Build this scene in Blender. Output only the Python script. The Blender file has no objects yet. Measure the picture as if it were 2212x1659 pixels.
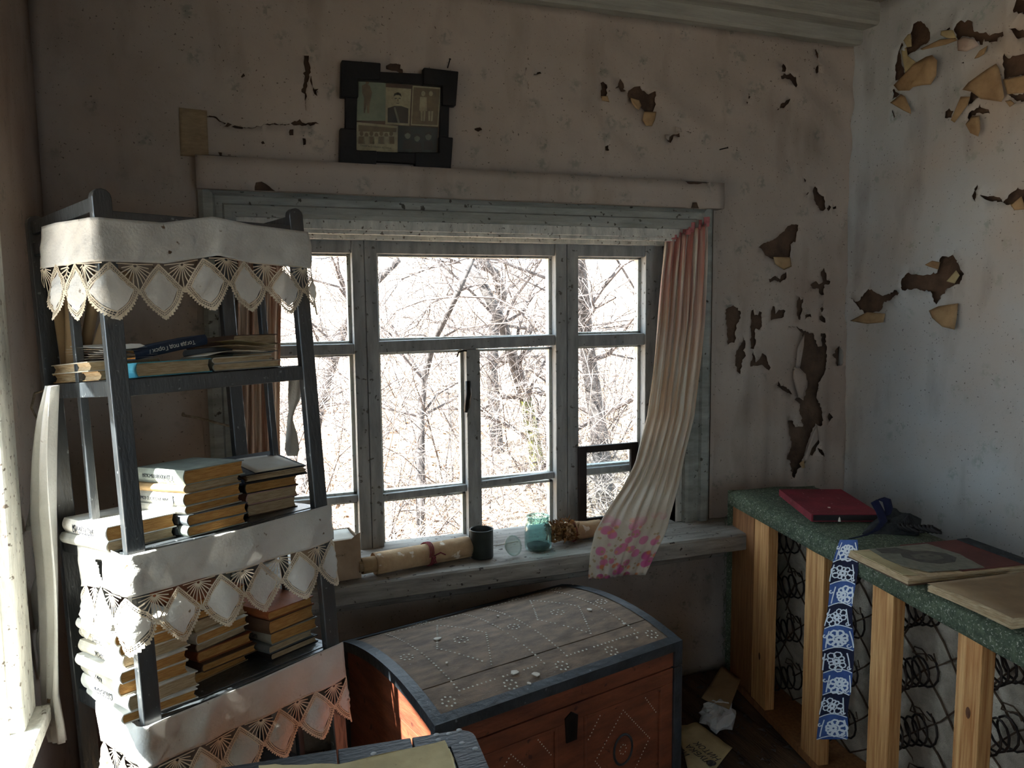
import bpy, bmesh, math, random
from mathutils import Vector, Matrix, noise as mnoise
from mathutils.geometry import delaunay_2d_cdt
random.seed(11)
PI = math.pi
sc = bpy.context.scene
COL = sc.collection

# ------------------------------------------------------------------ camera, sky, sun, exposure
FPX, CX, CY, EYE = 1700.0, 1106.0, 829.5, 1.55
YAW, PITCH, ROLL = math.radians(20.8), math.radians(5.8), 0.010
_f = Vector((math.sin(YAW)*math.cos(PITCH), math.cos(YAW)*math.cos(PITCH), -math.sin(PITCH)))
_r0 = Vector((math.cos(YAW), -math.sin(YAW), 0)); _u0 = _r0.cross(_f)
CR = math.cos(ROLL)*_r0 - math.sin(ROLL)*_u0
CU = math.sin(ROLL)*_r0 + math.cos(ROLL)*_u0
CF = _f
CAMP = Vector((0, 0, EYE))
cam = bpy.data.cameras.new('camera'); camo = bpy.data.objects.new('camera', cam); COL.objects.link(camo)
cam.sensor_width = 36.0; cam.lens = 36.0*FPX/2212.0; cam.clip_start = 0.05; cam.clip_end = 200
Mx = Matrix((CR, CU, -CF)).transposed().to_4x4(); Mx.translation = CAMP
camo.matrix_world = Mx
sc.camera = camo

w = bpy.data.worlds.new('sky'); sc.world = w; w.use_nodes = True
bg = w.node_tree.nodes['Background']
bg.inputs[0].default_value = (0.70, 0.86, 1.0, 1); bg.inputs[1].default_value = 1.5
sun = bpy.data.lights.new('sun', 'SUN'); suno = bpy.data.objects.new('sun', sun); COL.objects.link(suno)
sun.energy = 13.0; sun.angle = math.radians(0.6); sun.color = (1.0, 0.97, 0.91)
SUN_AZ, SUN_EL = math.radians(12.5), math.radians(50.0)
sdir = Vector((math.cos(SUN_AZ)*math.cos(SUN_EL), math.sin(SUN_AZ)*math.cos(SUN_EL), -math.sin(SUN_EL)))
suno.rotation_euler = sdir.to_track_quat('-Z', 'Y').to_euler()
vs = sc.view_settings
vs.view_transform = 'Standard'; vs.look = 'None'; vs.gamma = 1.0; vs.use_curve_mapping = False
vs.exposure = 2.25
cy = sc.cycles
cy.max_bounces = 10; cy.diffuse_bounces = 6; cy.transparent_max_bounces = 12; cy.sample_clamp_indirect = 6.0
cy.caustics_reflective = False; cy.caustics_refractive = False; cy.use_denoising = True

# ------------------------------------------------------------------ photo pixel -> direction -> point on a known plane
def ray(px, py): return CF + CR*((px-CX)/FPX) - CU*((py-CY)/FPX)
def onz(px, py, z): d = ray(px, py); return CAMP + d*((z-EYE)/d.z)
def ony(px, py, y): d = ray(px, py); return CAMP + d*(y/d.y)
def onx(px, py, x): d = ray(px, py); return CAMP + d*(x/d.x)

# ------------------------------------------------------------------ materials
def S(r, g, b):
    def l(c):
        c /= 255.0
        return c/12.92 if c <= .04045 else ((c+.055)/1.055)**2.4
    return (l(r), l(g), l(b), 1)
MATS = {}
def mat(name, c1, c2=None, scale=6, stretch=(1, 1, 1), rough=.8, bump=.0, bscale=40, spec=.3, metal=0.0, lo=.35, hi=.65,
        speck=None, speck_scale=60, speck_t=.12, sheen=0, detail=8, bstretch=None, translucent=0, coords='Object'):
    m = bpy.data.materials.new(name); m.use_nodes = True; MATS[name] = m
    nt = m.node_tree; N, L = nt.nodes, nt.links
    b = N['Principled BSDF']
    b.inputs['Roughness'].default_value = rough; b.inputs['Metallic'].default_value = metal
    b.inputs['Specular IOR Level'].default_value = spec
    if sheen: b.inputs['Sheen Weight'].default_value = sheen
    tc = N.new('ShaderNodeTexCoord')
    mp = N.new('ShaderNodeMapping'); mp.inputs['Scale'].default_value = stretch
    L.new(tc.outputs[coords], mp.inputs[0])
    n = N.new('ShaderNodeTexNoise'); n.inputs['Scale'].default_value = scale; n.inputs['Detail'].default_value = detail
    n.inputs['Roughness'].default_value = .6
    L.new(mp.outputs[0], n.inputs['Vector'])
    r = N.new('ShaderNodeValToRGB'); r.color_ramp.elements[0].color = c1; r.color_ramp.elements[1].color = c2 or c1
    r.color_ramp.elements[0].position = lo; r.color_ramp.elements[1].position = hi
    L.new(n.outputs['Fac'], r.inputs[0])
    out = r.outputs[0]
    if speck:
        v = N.new('ShaderNodeTexNoise'); v.inputs['Scale'].default_value = speck_scale; v.inputs['Detail'].default_value = 3
        L.new(tc.outputs[coords], v.inputs['Vector'])
        vr = N.new('ShaderNodeValToRGB'); vr.color_ramp.elements[0].position = .5+speck_t; vr.color_ramp.elements[1].position = .55+speck_t
        L.new(v.outputs['Fac'], vr.inputs[0])
        mx = N.new('ShaderNodeMix'); mx.data_type = 'RGBA'
        L.new(vr.outputs[0], mx.inputs[0]); L.new(out, mx.inputs[6]); mx.inputs[7].default_value = speck
        out = mx.outputs[2]
    L.new(out, b.inputs['Base Color'])
    if bump:
        bn = N.new('ShaderNodeTexNoise'); bn.inputs['Scale'].default_value = bscale; bn.inputs['Detail'].default_value = 6
        if bstretch:
            m2 = N.new('ShaderNodeMapping'); m2.inputs['Scale'].default_value = bstretch
            L.new(tc.outputs[coords], m2.inputs[0]); L.new(m2.outputs[0], bn.inputs['Vector'])
        else: L.new(mp.outputs[0], bn.inputs['Vector'])
        bp = N.new('ShaderNodeBump'); bp.inputs['Strength'].default_value = bump; bp.inputs['Distance'].default_value = .01
        L.new(bn.outputs['Fac'], bp.inputs['Height']); L.new(bp.outputs[0], b.inputs['Normal'])
    if translucent:
        t = N.new('ShaderNodeBsdfTranslucent'); L.new(out, t.inputs[0])
        ms = N.new('ShaderNodeMixShader'); ms.inputs[0].default_value = translucent
        L.new(b.outputs[0], ms.inputs[1]); L.new(t.outputs[0], ms.inputs[2])
        L.new(ms.outputs[0], N['Material Output'].inputs[0])
    return m
def basecol(m):   # socket feeding base colour, for layering more marks
    return m.node_tree.nodes['Principled BSDF'].inputs['Base Color'].links[0].from_socket
def layer(m, fac_socket, colour):
    nt = m.node_tree; mx = nt.nodes.new('ShaderNodeMix'); mx.data_type = 'RGBA'
    b = nt.nodes['Principled BSDF'].inputs['Base Color']; old = b.links[0].from_socket
    nt.links.new(fac_socket, mx.inputs[0]); nt.links.new(old, mx.inputs[6]); mx.inputs[7].default_value = colour
    nt.links.new(mx.outputs[2], b)
def ramp(m, sock, p0, p1, inv=False):
    r = m.node_tree.nodes.new('ShaderNodeValToRGB')
    r.color_ramp.elements[0].position = p0; r.color_ramp.elements[1].position = p1
    if inv:
        r.color_ramp.elements[0].color = (1, 1, 1, 1); r.color_ramp.elements[1].color = (0, 0, 0, 1)
    m.node_tree.links.new(sock, r.inputs[0]); return r.outputs[0]
def mul(m, a, b_):
    n = m.node_tree.nodes.new('ShaderNodeMath'); n.operation = 'MULTIPLY'
    m.node_tree.links.new(a, n.inputs[0])
    if isinstance(b_, (int, float)): n.inputs[1].default_value = b_
    else: m.node_tree.links.new(b_, n.inputs[1])
    return n.outputs[0]
def tex(m, kind, scale, stretch=(1, 1, 1), coords='Object', out=None, **kw):
    nt = m.node_tree; tc = nt.nodes.new('ShaderNodeTexCoord'); mp = nt.nodes.new('ShaderNodeMapping')
    mp.inputs['Scale'].default_value = stretch; nt.links.new(tc.outputs[coords], mp.inputs[0])
    n = nt.nodes.new('ShaderNodeTex'+kind); n.inputs['Scale'].default_value = scale
    for k, v in kw.items():
        if k in n.inputs: n.inputs[k].default_value = v
        else: setattr(n, k.lower(), v)
    nt.links.new(mp.outputs[0], n.inputs['Vector'])
    return n.outputs[out] if out else n.outputs[0]

def wallpaper_mat(name, c1, c2, motif, stain):
    m = mat(name, c1, c2, scale=2.2, rough=.92, bump=.55, bscale=9, spec=.15, lo=.3, hi=.7)
    fl = tex(m, 'Voronoi', 9.0, out='Distance')                    # faded printed sprigs
    nz = tex(m, 'Noise', 55, out='Fac')
    layer(m, mul(m, mul(m, ramp(m, fl, .12, .30, inv=True), ramp(m, nz, .45, .58)), .55), motif)
    st = tex(m, 'Noise', 1.3, out='Fac', Detail=5.0)               # old water stains
    layer(m, mul(m, ramp(m, st, .50, .70), .75), stain)
    s2 = tex(m, 'Noise', 7, (1, 1, .35), out='Fac', Detail=6.0)          # grime streaks
    layer(m, mul(m, ramp(m, s2, .55, .72), .35), S(96, 84, 74))
    sp = tex(m, 'Noise', 120, out='Fac')
    layer(m, mul(m, ramp(m, sp, .68, .72), .7), S(60, 48, 40))
    return m
wallpaper_mat('wallpaper', S(174, 163, 153), S(156, 145, 135), S(108, 118, 112), S(146, 125, 111))
wallpaper_mat('wallpaper_skylit', S(182, 188, 190), S(170, 172, 172), S(126, 146, 140), S(178, 162, 144))  # same paper, paler and bluer: skylight from the left put into its colour
mat('mud', S(100, 80, 65), S(64, 50, 41), scale=9, rough=.95, bump=.8, bscale=25)
mat('kraft', S(172, 146, 110), S(138, 112, 82), scale=12, rough=.85, bump=.3, bscale=20)
mat('greypaper', S(186, 172, 160), S(160, 142, 130), scale=12, rough=.85, bump=.3, bscale=20)
mat('patch', S(150, 132, 106), S(132, 114, 90), scale=30, stretch=(1, 1, 3), rough=.9, bump=.2)
mat('frame_paint', S(156, 156, 154), S(124, 125, 124), scale=10, stretch=(3, 3, .6), rough=.55, bump=.2, bscale=30, speck=S(84, 80, 74), speck_scale=50, speck_t=.15)
mat('casing_paint', S(160, 162, 156), S(126, 129, 122), scale=5, stretch=(1, 3, 5), rough=.6, bump=.25, bscale=25, speck=S(70, 66, 58), speck_scale=42, speck_t=.14)
mat('white_paint', S(214, 212, 202), S(176, 176, 168), scale=14, stretch=(2, 2, .7), rough=.6, bump=.5, bscale=35, speck=S(110, 100, 90), speck_scale=70, speck_t=.13)
mat('cornice', S(166, 166, 158), S(140, 140, 132), scale=6, stretch=(.5, 4, 4), rough=.75, bump=.2)
mat('ceiling', S(150, 146, 134), S(122, 118, 108), scale=5, stretch=(4, .5, 1), rough=.8, bump=.2)
mat('sill_paint', S(150, 146, 138), S(112, 106, 100), scale=8, stretch=(.6, 4, 4), rough=.7, bump=.3, speck=S(60, 50, 44), speck_scale=45, speck_t=.13)
mat('raw_wood', S(112, 92, 76), S(76, 60, 50), scale=7, stretch=(.5, 5, 5), rough=.85, bump=.5, bscale=18)
mat('floor_wood', S(96, 76, 58), S(62, 48, 38), scale=6, stretch=(5, .5, 3), rough=.8, bump=.4)
mat('rack_paint', S(56, 61, 64), S(36, 40, 43), scale=14, stretch=(2, 2, .5), rough=.33, bump=.2, bscale=50, spec=.9, speck=S(120, 126, 128), speck_scale=70, speck_t=.17)
mat('cloth', S(226, 226, 222), S(204, 202, 196), scale=5, rough=.9, bump=.25, bscale=160, translucent=.22, speck=S(120, 100, 80), speck_scale=36, speck_t=.2)
mat('lace', S(226, 216, 196), S(206, 192, 168), scale=20, rough=.9, translucent=.15)
mat('pages', S(206, 160, 96), S(168, 116, 62), scale=26, stretch=(1, 1, 12), rough=.9, bump=.6, bscale=60, bstretch=(1, 1, 14))
mat('pages_pale', S(204, 184, 150), S(166, 142, 108), scale=26, stretch=(1, 1, 12), rough=.9, bump=.6, bscale=60, bstretch=(1, 1, 14))
for nm, c in dict(cream=(206, 200, 184), grey=(150, 150, 142), sage=(150, 158, 148), tan=(176, 146, 104), brown=(92, 68, 52), navy=(34, 46, 66), teal=(70, 150, 170),
                  wine=(128, 36, 44), white=(224, 222, 214), slate=(98, 104, 108), rust=(150, 84, 48), black=(36, 32, 32), pink=(196, 158, 150)).items():
    mat('cover_'+nm, S(*c), S(*[x*.8 for x in c]), scale=14, rough=.7, bump=.2, bscale=60)
mat('ink', S(40, 42, 48), rough=.8)
mat('ink_pale', S(206, 206, 196), rough=.8)
mat('paper_white', S(214, 210, 200), S(196, 188, 174), scale=8, rough=.9, bump=.1)
mat('paper_old', S(188, 174, 134), S(160, 146, 110), scale=9, rough=.9, bump=.2, speck=S(120, 108, 82), speck_scale=38, speck_t=.22)
mat('paper_brown', S(150, 128, 98), S(124, 102, 78), scale=7, rough=.85, bump=.15)
mat('newsprint', S(196, 168, 132), S(160, 130, 98), scale=10, rough=.9, bump=.3, speck=S(226, 216, 200), speck_scale=26, speck_t=.12)
mat('chest_red', S(130, 72, 48), S(92, 49, 34), scale=6, stretch=(1, 1, 4), rough=.6, bump=.25, bscale=30, spec=.35, speck=S(70, 36, 28), speck_scale=30, speck_t=.16)
mat('chest_lid', S(136, 116, 98), S(96, 82, 70), scale=7, stretch=(2, 5, 5), rough=.75, bump=.3, bscale=60, speck=S(150, 144, 136), speck_scale=110, speck_t=.2)
mat('chest_band', S(50, 57, 63), S(28, 32, 36), scale=12, rough=.5, bump=.3, bscale=50, spec=.5, speck=S(104, 114, 120), speck_scale=40, speck_t=.2)
mat('dot_paint', S(206, 204, 192), rough=.8)
mat('iron', S(44, 38, 34), S(30, 26, 24), scale=20, rough=.5, metal=.6, bump=.2)
mat('pine', S(216, 170, 114), S(168, 112, 62), scale=9, stretch=(12, 12, .5), rough=.65, bump=.3, bscale=40, spec=.35)
mat('pine_dark', S(150, 104, 66), S(120, 80, 50), scale=9, stretch=(10, 10, .7), rough=.7, bump=.2, bscale=40)
mat('knot', S(104, 66, 42), S(76, 46, 30), scale=60, rough=.7)
mat('burlap', S(206, 195, 176), S(170, 158, 140), scale=18, rough=.95, bump=.9, bscale=300)
mat('twine', S(96, 76, 58), S(70, 54, 42), scale=60, rough=.95, bump=.6, bscale=200)
mat('spring', S(62, 50, 44), S(38, 32, 30), scale=40, rough=.55, metal=.5)
mat('red_cloth', S(124, 38, 50), S(96, 26, 36), scale=10, rough=.7, bump=.2, bscale=150, speck=S(180, 130, 130), speck_scale=60, speck_t=.2)
mat('endpaper', S(100, 54, 48), S(78, 40, 36), scale=10, rough=.7)
mat('dark_cloth', S(52, 54, 54), S(30, 32, 34), scale=30, rough=.95, bump=.5, bscale=150)
mat('black_frame', S(17, 15, 14), S(11, 10, 9), scale=12, rough=.55, bump=.2)
mat('brown_frame', S(40, 30, 26), S(26, 20, 18), scale=12, rough=.55, bump=.2)
mat('enamel', S(46, 52, 46), S(30, 34, 32), scale=15, rough=.4, spec=.5, bump=.1)
mat('herb', S(150, 110, 66), S(96, 66, 40), scale=40, rough=.95)
mat('string_red', S(122, 50, 58), rough=.9)
mat('rope', S(166, 154, 134), S(130, 116, 98), scale=60, rough=.95, bump=.5, bscale=200)
mat('carton', S(176, 152, 126), S(146, 122, 98), scale=8, rough=.85, bump=.15, speck=S(110, 84, 66), speck_scale=22, speck_t=.16)
mat('drop_paint', S(140, 144, 146), rough=.6)
mat('table_paint', S(46, 50, 54), S(30, 33, 37), scale=10, stretch=(1, 3, 3), rough=.45, bump=.3, bscale=50, spec=.3, speck=S(90, 96, 100), speck_scale=34, speck_t=.22)
mat('plaster', S(214, 208, 198), S(190, 182, 170), scale=20, rough=.9)
mat('plastic', S(190, 192, 192), S(160, 164, 166), scale=14, rough=.4, bump=.3)
mat('sepia_light', S(170, 160, 128), S(140, 130, 102), scale=40, rough=.5)
mat('sepia_mid', S(118, 100, 70), S(88, 74, 52), scale=40, rough=.5)
mat('sepia_dark', S(56, 48, 38), S(40, 34, 28), scale=40, rough=.5)
mat('photo_green', S(128, 134, 110), S(104, 112, 92), scale=30, rough=.5)
mat('photo_dark', S(54, 58, 54), S(40, 42, 40), scale=30, rough=.5)
mat('photo_grey', S(120, 120, 106), S(96, 96, 84), scale=50, rough=.5)
mat('bark', S(98, 94, 92), S(56, 52, 52), scale=30, rough=.95, bump=.5, bscale=40)
mat('bark_moss', S(96, 98, 44), S(60, 56, 44), scale=12, rough=.95, bump=.5, bscale=40)
mat('twig', S(106, 98, 96), S(66, 60, 58), scale=20, rough=.95)
mat('twig_pale', S(176, 164, 152), S(124, 112, 104), scale=20, rough=.95)
mat('litter', S(206, 184, 160), S(140, 116, 96), scale=14, rough=.95, bump=.8, bscale=30)
mat('leaf_dry', S(222, 200, 176), S(156, 122, 92), scale=3, rough=.9)
mat('siding', S(120, 112, 100), S(96, 88, 80), scale=6, stretch=(.5, 4, 4), rough=.9, bump=.3)

def glass_mat(name, tint, haze, dirt=S(200, 200, 195), gloss=.25):
    m = bpy.data.materials.new(name); m.use_nodes = True; MATS[name] = m
    nt = m.node_tree; N, L = nt.nodes, nt.links; N.remove(N['Principled BSDF'])
    t = N.new('ShaderNodeBsdfTransparent'); t.inputs[0].default_value = tint
    g = N.new('ShaderNodeBsdfGlossy'); g.inputs['Roughness'].default_value = .05
    lw = N.new('ShaderNodeLayerWeight'); lw.inputs[0].default_value = .25
    f = N.new('ShaderNodeMath'); f.operation = 'MULTIPLY'; f.inputs[1].default_value = gloss; L.new(lw.outputs['Facing'], f.inputs[0])
    m1 = N.new('ShaderNodeMixShader'); L.new(f.outputs[0], m1.inputs[0]); L.new(t.outputs[0], m1.inputs[1]); L.new(g.outputs[0], m1.inputs[2])
    d = N.new('ShaderNodeBsdfDiffuse'); d.inputs[0].default_value = dirt
    tc = N.new('ShaderNodeTexCoord'); nz = N.new('ShaderNodeTexNoise'); nz.inputs['Scale'].default_value = 7; nz.inputs['Detail'].default_value = 8
    L.new(tc.outputs['Object'], nz.inputs['Vector'])
    mt = N.new('ShaderNodeMath'); mt.operation = 'MULTIPLY'; mt.inputs[1].default_value = haze; L.new(nz.outputs['Fac'], mt.inputs[0])
    m2 = N.new('ShaderNodeMixShader'); L.new(mt.outputs[0], m2.inputs[0]); L.new(m1.outputs[0], m2.inputs[1]); L.new(d.outputs[0], m2.inputs[2])
    L.new(m2.outputs[0], N['Material Output'].inputs[0])
    return m
glass_mat('pane_glass', (.97, .985, .99, 1), .05)
glass_mat('dusty_glass', (.86, .90, .92, 1), .22)
glass_mat('jar_glass', (.72, .87, .86, 1), .09, S(104, 132, 130), .6)
glass_mat('clear_glass', (.90, .96, .94, 1), .45, S(206, 216, 212), .8)

# ------------------------------------------------------------------ geometry helpers
class MB:
    def __init__(s): s.v = []; s.f = []; s.m = []; s.uv = {}
    def add(s, v, f, mi=0):
        o = len(s.v); s.v += [Vector(p) for p in v]; s.f += [tuple(i+o for i in q) for q in f]; s.m += [mi]*len(f); return o
    def box(s, x0, x1, y0, y1, z0, z1, M=None, mi=0):
        v = [Vector(p) for p in ((x0, y0, z0), (x1, y0, z0), (x1, y1, z0), (x0, y1, z0), (x0, y0, z1), (x1, y0, z1), (x1, y1, z1), (x0, y1, z1))]
        if M is not None: v = [M @ p for p in v]
        s.add(v, [(0, 3, 2, 1), (4, 5, 6, 7), (0, 1, 5, 4), (1, 2, 6, 5), (2, 3, 7, 6), (3, 0, 4, 7)], mi); return s
    def tube(s, pts, r, n=6, mi=0, caps=True):
        pts = [Vector(p) for p in pts]; k = len(pts)
        rr = r if isinstance(r, (list, tuple)) else [r]*k
        t0 = (pts[1]-pts[0]).normalized(); nrm = t0.orthogonal().normalized(); rings = []
        o = len(s.v)
        for i, p in enumerate(pts):
            t = (pts[min(i+1, k-1)]-pts[max(i-1, 0)])
            t = t.normalized() if t.length > 1e-9 else t0
            nrm = (nrm - t*nrm.dot(t)); nrm = nrm.normalized() if nrm.length > 1e-6 else t.orthogonal().normalized()
            b = t.cross(nrm)
            for j in range(n):
                a = 2*PI*j/n; s.v.append(p + (nrm*math.cos(a)+b*math.sin(a))*rr[i])
        for i in range(k-1):
            for j in range(n):
                s.f.append((o+i*n+j, o+i*n+(j+1) % n, o+(i+1)*n+(j+1) % n, o+(i+1)*n+j)); s.m.append(mi)
        if caps and n > 2:
            s.f.append(tuple(o+j for j in reversed(range(n)))); s.f.append(tuple(o+(k-1)*n+j for j in range(n))); s.m += [mi, mi]
        return s
    def lathe(s, prof, n=24, M=None, mi=0):
        o = len(s.v); k = len(prof)
        for r, z in prof:
            for j in range(n):
                p = Vector((r*math.cos(2*PI*j/n), r*math.sin(2*PI*j/n), z)); s.v.append(M @ p if M is not None else p)
        for i in range(k-1):
            for j in range(n):
                s.f.append((o+i*n+j, o+i*n+(j+1) % n, o+(i+1)*n+(j+1) % n, o+(i+1)*n+j)); s.m.append(mi)
        return s
    def prism(s, poly, z0, z1, M=None, mi=0):
        n = len(poly); v = [Vector((x, y, z0)) for x, y in poly]+[Vector((x, y, z1)) for x, y in poly]
        if M is not None: v = [M @ p for p in v]
        s.add(v, [tuple(reversed(range(n))), tuple(range(n, 2*n))]+[(i, (i+1) % n, n+(i+1) % n, n+i) for i in range(n)], mi); return s
    def grid(s, nu, nv, fn, mi=0, skip=None):
        o = len(s.v)
        for j in range(nv+1):
            for i in range(nu+1):
                s.v.append(Vector(fn(i/nu, j/nv))); s.uv[len(s.v)-1] = (i/nu, j/nv)
        for j in range(nv):
            for i in range(nu):
                if skip and skip((i+.5)/nu, (j+.5)/nv): continue
                a = o+j*(nu+1)+i; s.f.append((a, a+1, a+nu+2, a+nu+1)); s.m.append(mi)
        return s
    def ribbon(s, pts, wd, nrm=None, mi=0):
        """flat strip through 3D points lying in the surface whose normal is nrm"""
        pts = [Vector(p) for p in pts]; o = len(s.v); k = len(pts)
        for i, p in enumerate(pts):
            t = (pts[min(i+1, k-1)]-pts[max(i-1, 0)]).normalized(); q = t.cross(nrm).normalized()*(wd/2)
            s.v += [p-q, p+q]
        for i in range(k-1): s.f.append((o+2*i, o+2*i+1, o+2*i+3, o+2*i+2)); s.m.append(mi)
        return s
    def mesh(s, name, mats, smooth=False):
        me = bpy.data.meshes.new(name); me.from_pydata([tuple(p) for p in s.v], [], s.f)
        for m in (mats if isinstance(mats, (list, tuple)) else [mats]): me.materials.append(MATS[m])
        me.polygons.foreach_set('material_index', s.m)
        if smooth: me.polygons.foreach_set('use_smooth', [True]*len(me.polygons))
        if s.uv:
            uvl = me.uv_layers.new(name='UVMap'); li = [0]*len(me.loops); me.loops.foreach_get('vertex_index', li)
            flat = []
            for vi in li: flat += s.uv.get(vi, (0, 0))
            uvl.data.foreach_set('uv', flat)
        me.validate(); me.update(); return me
    def build(s, name, mats, parent=None, smooth=False, world=False, bevel=0, solid=0, kind=None, label=None, cat=None, group=None, fix=True):
        me = s.mesh(name, mats, smooth)
        if fix:
            bm = bmesh.new(); bm.from_mesh(me); bmesh.ops.recalc_face_normals(bm, faces=bm.faces); bm.to_mesh(me); bm.free()
        return link(name, me, parent, world, bevel, solid, kind, label, cat, group)
def link(name, me, parent=None, world=False, bevel=0, solid=0, kind=None, label=None, cat=None, group=None):
    o = bpy.data.objects.new(name, me); COL.objects.link(o)
    if parent is not None:
        o.parent = parent
        if world and parent.name in PM: o.matrix_parent_inverse = PM[parent.name].inverted()
    if bevel:
        b = o.modifiers.new('bevel', 'BEVEL'); b.width = bevel; b.segments = 2; b.limit_method = 'ANGLE'
    if solid:
        b = o.modifiers.new('thickness', 'SOLIDIFY'); b.thickness = solid; b.offset = 0
    tag(o, label, cat, group, kind); return o
def tag(o, label=None, cat=None, group=None, kind=None):
    if label: o['label'] = label
    if cat: o['category'] = cat
    if group: o['group'] = group
    if kind: o['kind'] = kind
PM = {}
def thing(name, label=None, cat=None, loc=(0, 0, 0), M=None, group=None, kind=None):
    o = bpy.data.objects.new(name, None); COL.objects.link(o); o.empty_display_size = .05
    M = M if M is not None else Matrix.Translation(Vector(loc))
    o.matrix_world = M; PM[o.name] = M.copy()
    tag(o, label, cat, group, kind); return o
def frame_mat(org, x, y, z): 
    m = Matrix((x, y, z)).transposed().to_4x4(); m.translation = Vector(org); return m
def text_mesh(txt, size, M, extrude=.0002, align='CENTER', shear=0):
    c = bpy.data.curves.new('lettering', 'FONT'); c.body = txt; c.size = size; c.extrude = extrude
    c.align_x = align; c.align_y = 'CENTER'; c.resolution_u = 2; c.shear = shear
    o = bpy.data.objects.new('lettering', c); COL.objects.link(o)
    bpy.context.view_layer.update()
    me = bpy.data.meshes.new_from_object(o.evaluated_get(bpy.context.evaluated_depsgraph_get()))
    bpy.data.objects.remove(o); bpy.data.curves.remove(c)
    me.transform(M); return me
def lettering(parent, txt, size, M, mtl='ink', world=False, **kw):
    me = text_mesh(txt, size, M, **kw); me.materials.clear(); me.materials.append(MATS[mtl])
    return link('lettering', me, parent, world)
def lerp(a, b, t): return a+(b-a)*t
def vlerp(a, b, t): return Vector(a).lerp(Vector(b), t)
def pw(tab, x):
    """piecewise-linear table [(x, y...)]"""
    if x <= tab[0][0]: return tab[0][1:]
    for p, q in zip(tab, tab[1:]):
        if x <= q[0]:
            t = (x-p[0])/(q[0]-p[0]); return tuple(lerp(a, b, t) for a, b in zip(p[1:], q[1:]))
    return tab[-1][1:]
def fbm(x, y, z=0, oct=3):
    return mnoise.fractal(Vector((x, y, z)), 1.0, 2.0, oct)
def rj(a): return random.uniform(-a, a)
# ------------------------------------------------------------------ the room
XL, XR, YF, YB, ZC = -0.46, 2.60, 2.72, -1.7, 2.75
WX0, WX1, WZ0, WZ1 = 0.09, 1.745, 0.60, 1.83          # far window opening
LY0, LY1, LZ0, LZ1 = 1.36, 1.95, 0.60, 1.92           # opening in the left wall

# floor planks
fl = MB().box(XL-.3, XR+.3, YB-.2, YF+.3, -.10, -.03).build('floor', 'mud', kind='structure')
pk = MB().box(-.093, .093, YB-.1, YF+.05, -.03, 0).mesh('plank', 'floor_wood')
i = 0; x = XL
while x < XR+.1:
    o = link('plank', pk, fl, bevel=.003); o.location = (x+.094, 0, rj(.0015)); x += .19; i += 1
# ceiling planks and beam
cl = MB().box(XL-.3, XR+.3, YB-.2, YF+.3, ZC+.03, ZC+.12).build('ceiling', 'ceiling', kind='structure')
pk = MB().box(-.093, .093, YB-.1, YF+.05, 0, .03).mesh('plank', 'ceiling')
x = XL
while x < XR+.1:
    o = link('plank', pk, cl, bevel=.004); o.location = (x+.094, 0, ZC+rj(.003)); x += .19
def beam(name, y0, y1, z0, z1):
    m = MB(); n = 40
    def fn(u, v):
        xx = lerp(XL-.02, XR+.02, u); dz = .012*math.sin(xx*1.3)+.02*(xx-1.2)*.5
        c = [(y1, z1), (y0, z1), (y0, z0+.01), (y0+.01, z0), (y1, z0)]
        yy, zz = c[int(round(v*4))]
        return (xx, yy, zz+dz if zz < z1 else zz)
    m.grid(n, 4, fn)
    return m.build(name, 'cornice', kind='structure')
beam('trim_1', 2.655, 2.73, 2.60, 2.76)
beam('trim_2', 2.575, 2.66, 2.655, 2.76)

# --- walls: dark mud-and-plank body with openings, old paper over it
def wall_boxes(m, u0, u1, z0, z1, o, fn):
    a0, a1, b0, b1 = o
    for (p, q, r, s_) in ((u0, a0, z0, z1), (a1, u1, z0, z1), (a0, a1, z0, b0), (a0, a1, b1, z1)): fn(m, p, q, r, s_)
m = MB(); wall_boxes(m, XL-.3, XR+.3, -.1, ZC+.1, (WX0, WX1, WZ0, WZ1), lambda m, p, q, r, s_: m.box(p, q, YF, YF+.17, r, s_))
wall_far = m.build('wall_far', 'mud', kind='structure')
wall_right = MB().box(XR, XR+.2, YB-.2, YF+.2, -.1, ZC+.1).build('wall_right', 'mud', kind='structure')
KY0, KY1 = -1.05, -.05                                # second left-wall opening, unseen, added to let in fill light
m = MB(); wf = lambda m, p, q, r, s_: m.box(XL-.24, XL, p, q, r, s_)
wall_boxes(m, .6, YF+.17, -.1, ZC+.1, (LY0, LY1, LZ0, LZ1), wf); wall_boxes(m, YB-.2, .6, -.1, ZC+.1, (KY0, KY1, LZ0, LZ1), wf)
wall_left = m.build('wall_left', 'mud', kind='structure')
KX0, KX1, KZ0, KZ1 = 1.25, 2.05, .75, 1.80            # unseen back window, added to brighten the room
m = MB(); wall_boxes(m, XL-.3, XR+.3, -.1, ZC+.1, (KX0, KX1, KZ0, KZ1), lambda m, p, q, r, s_: m.box(p, q, YB-.2, YB, r, s_))
wall_back = m.build('wall_back', 'wallpaper_skylit', kind='structure')
wb_ = thing('fill_window_back', 'unseen grey painted window added behind the viewer for fill light', None, loc=(KX0, YB, KZ0), kind='structure')
for a, b, c, d, n in ((KX0, KX0+.05, KZ0, KZ1, 'mullion'), (KX1-.05, KX1, KZ0, KZ1, 'mullion'), (1.62, 1.68, KZ0, KZ1, 'mullion'), (KX0, KX1, KZ0, KZ0+.05, 'bottom_rail'), (KX0, KX1, KZ1-.05, KZ1, 'head_rail')):
    MB().box(a, b, YB-.12, YB-.08, c, d).build(n, 'frame_paint', wb_, world=True)
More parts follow.
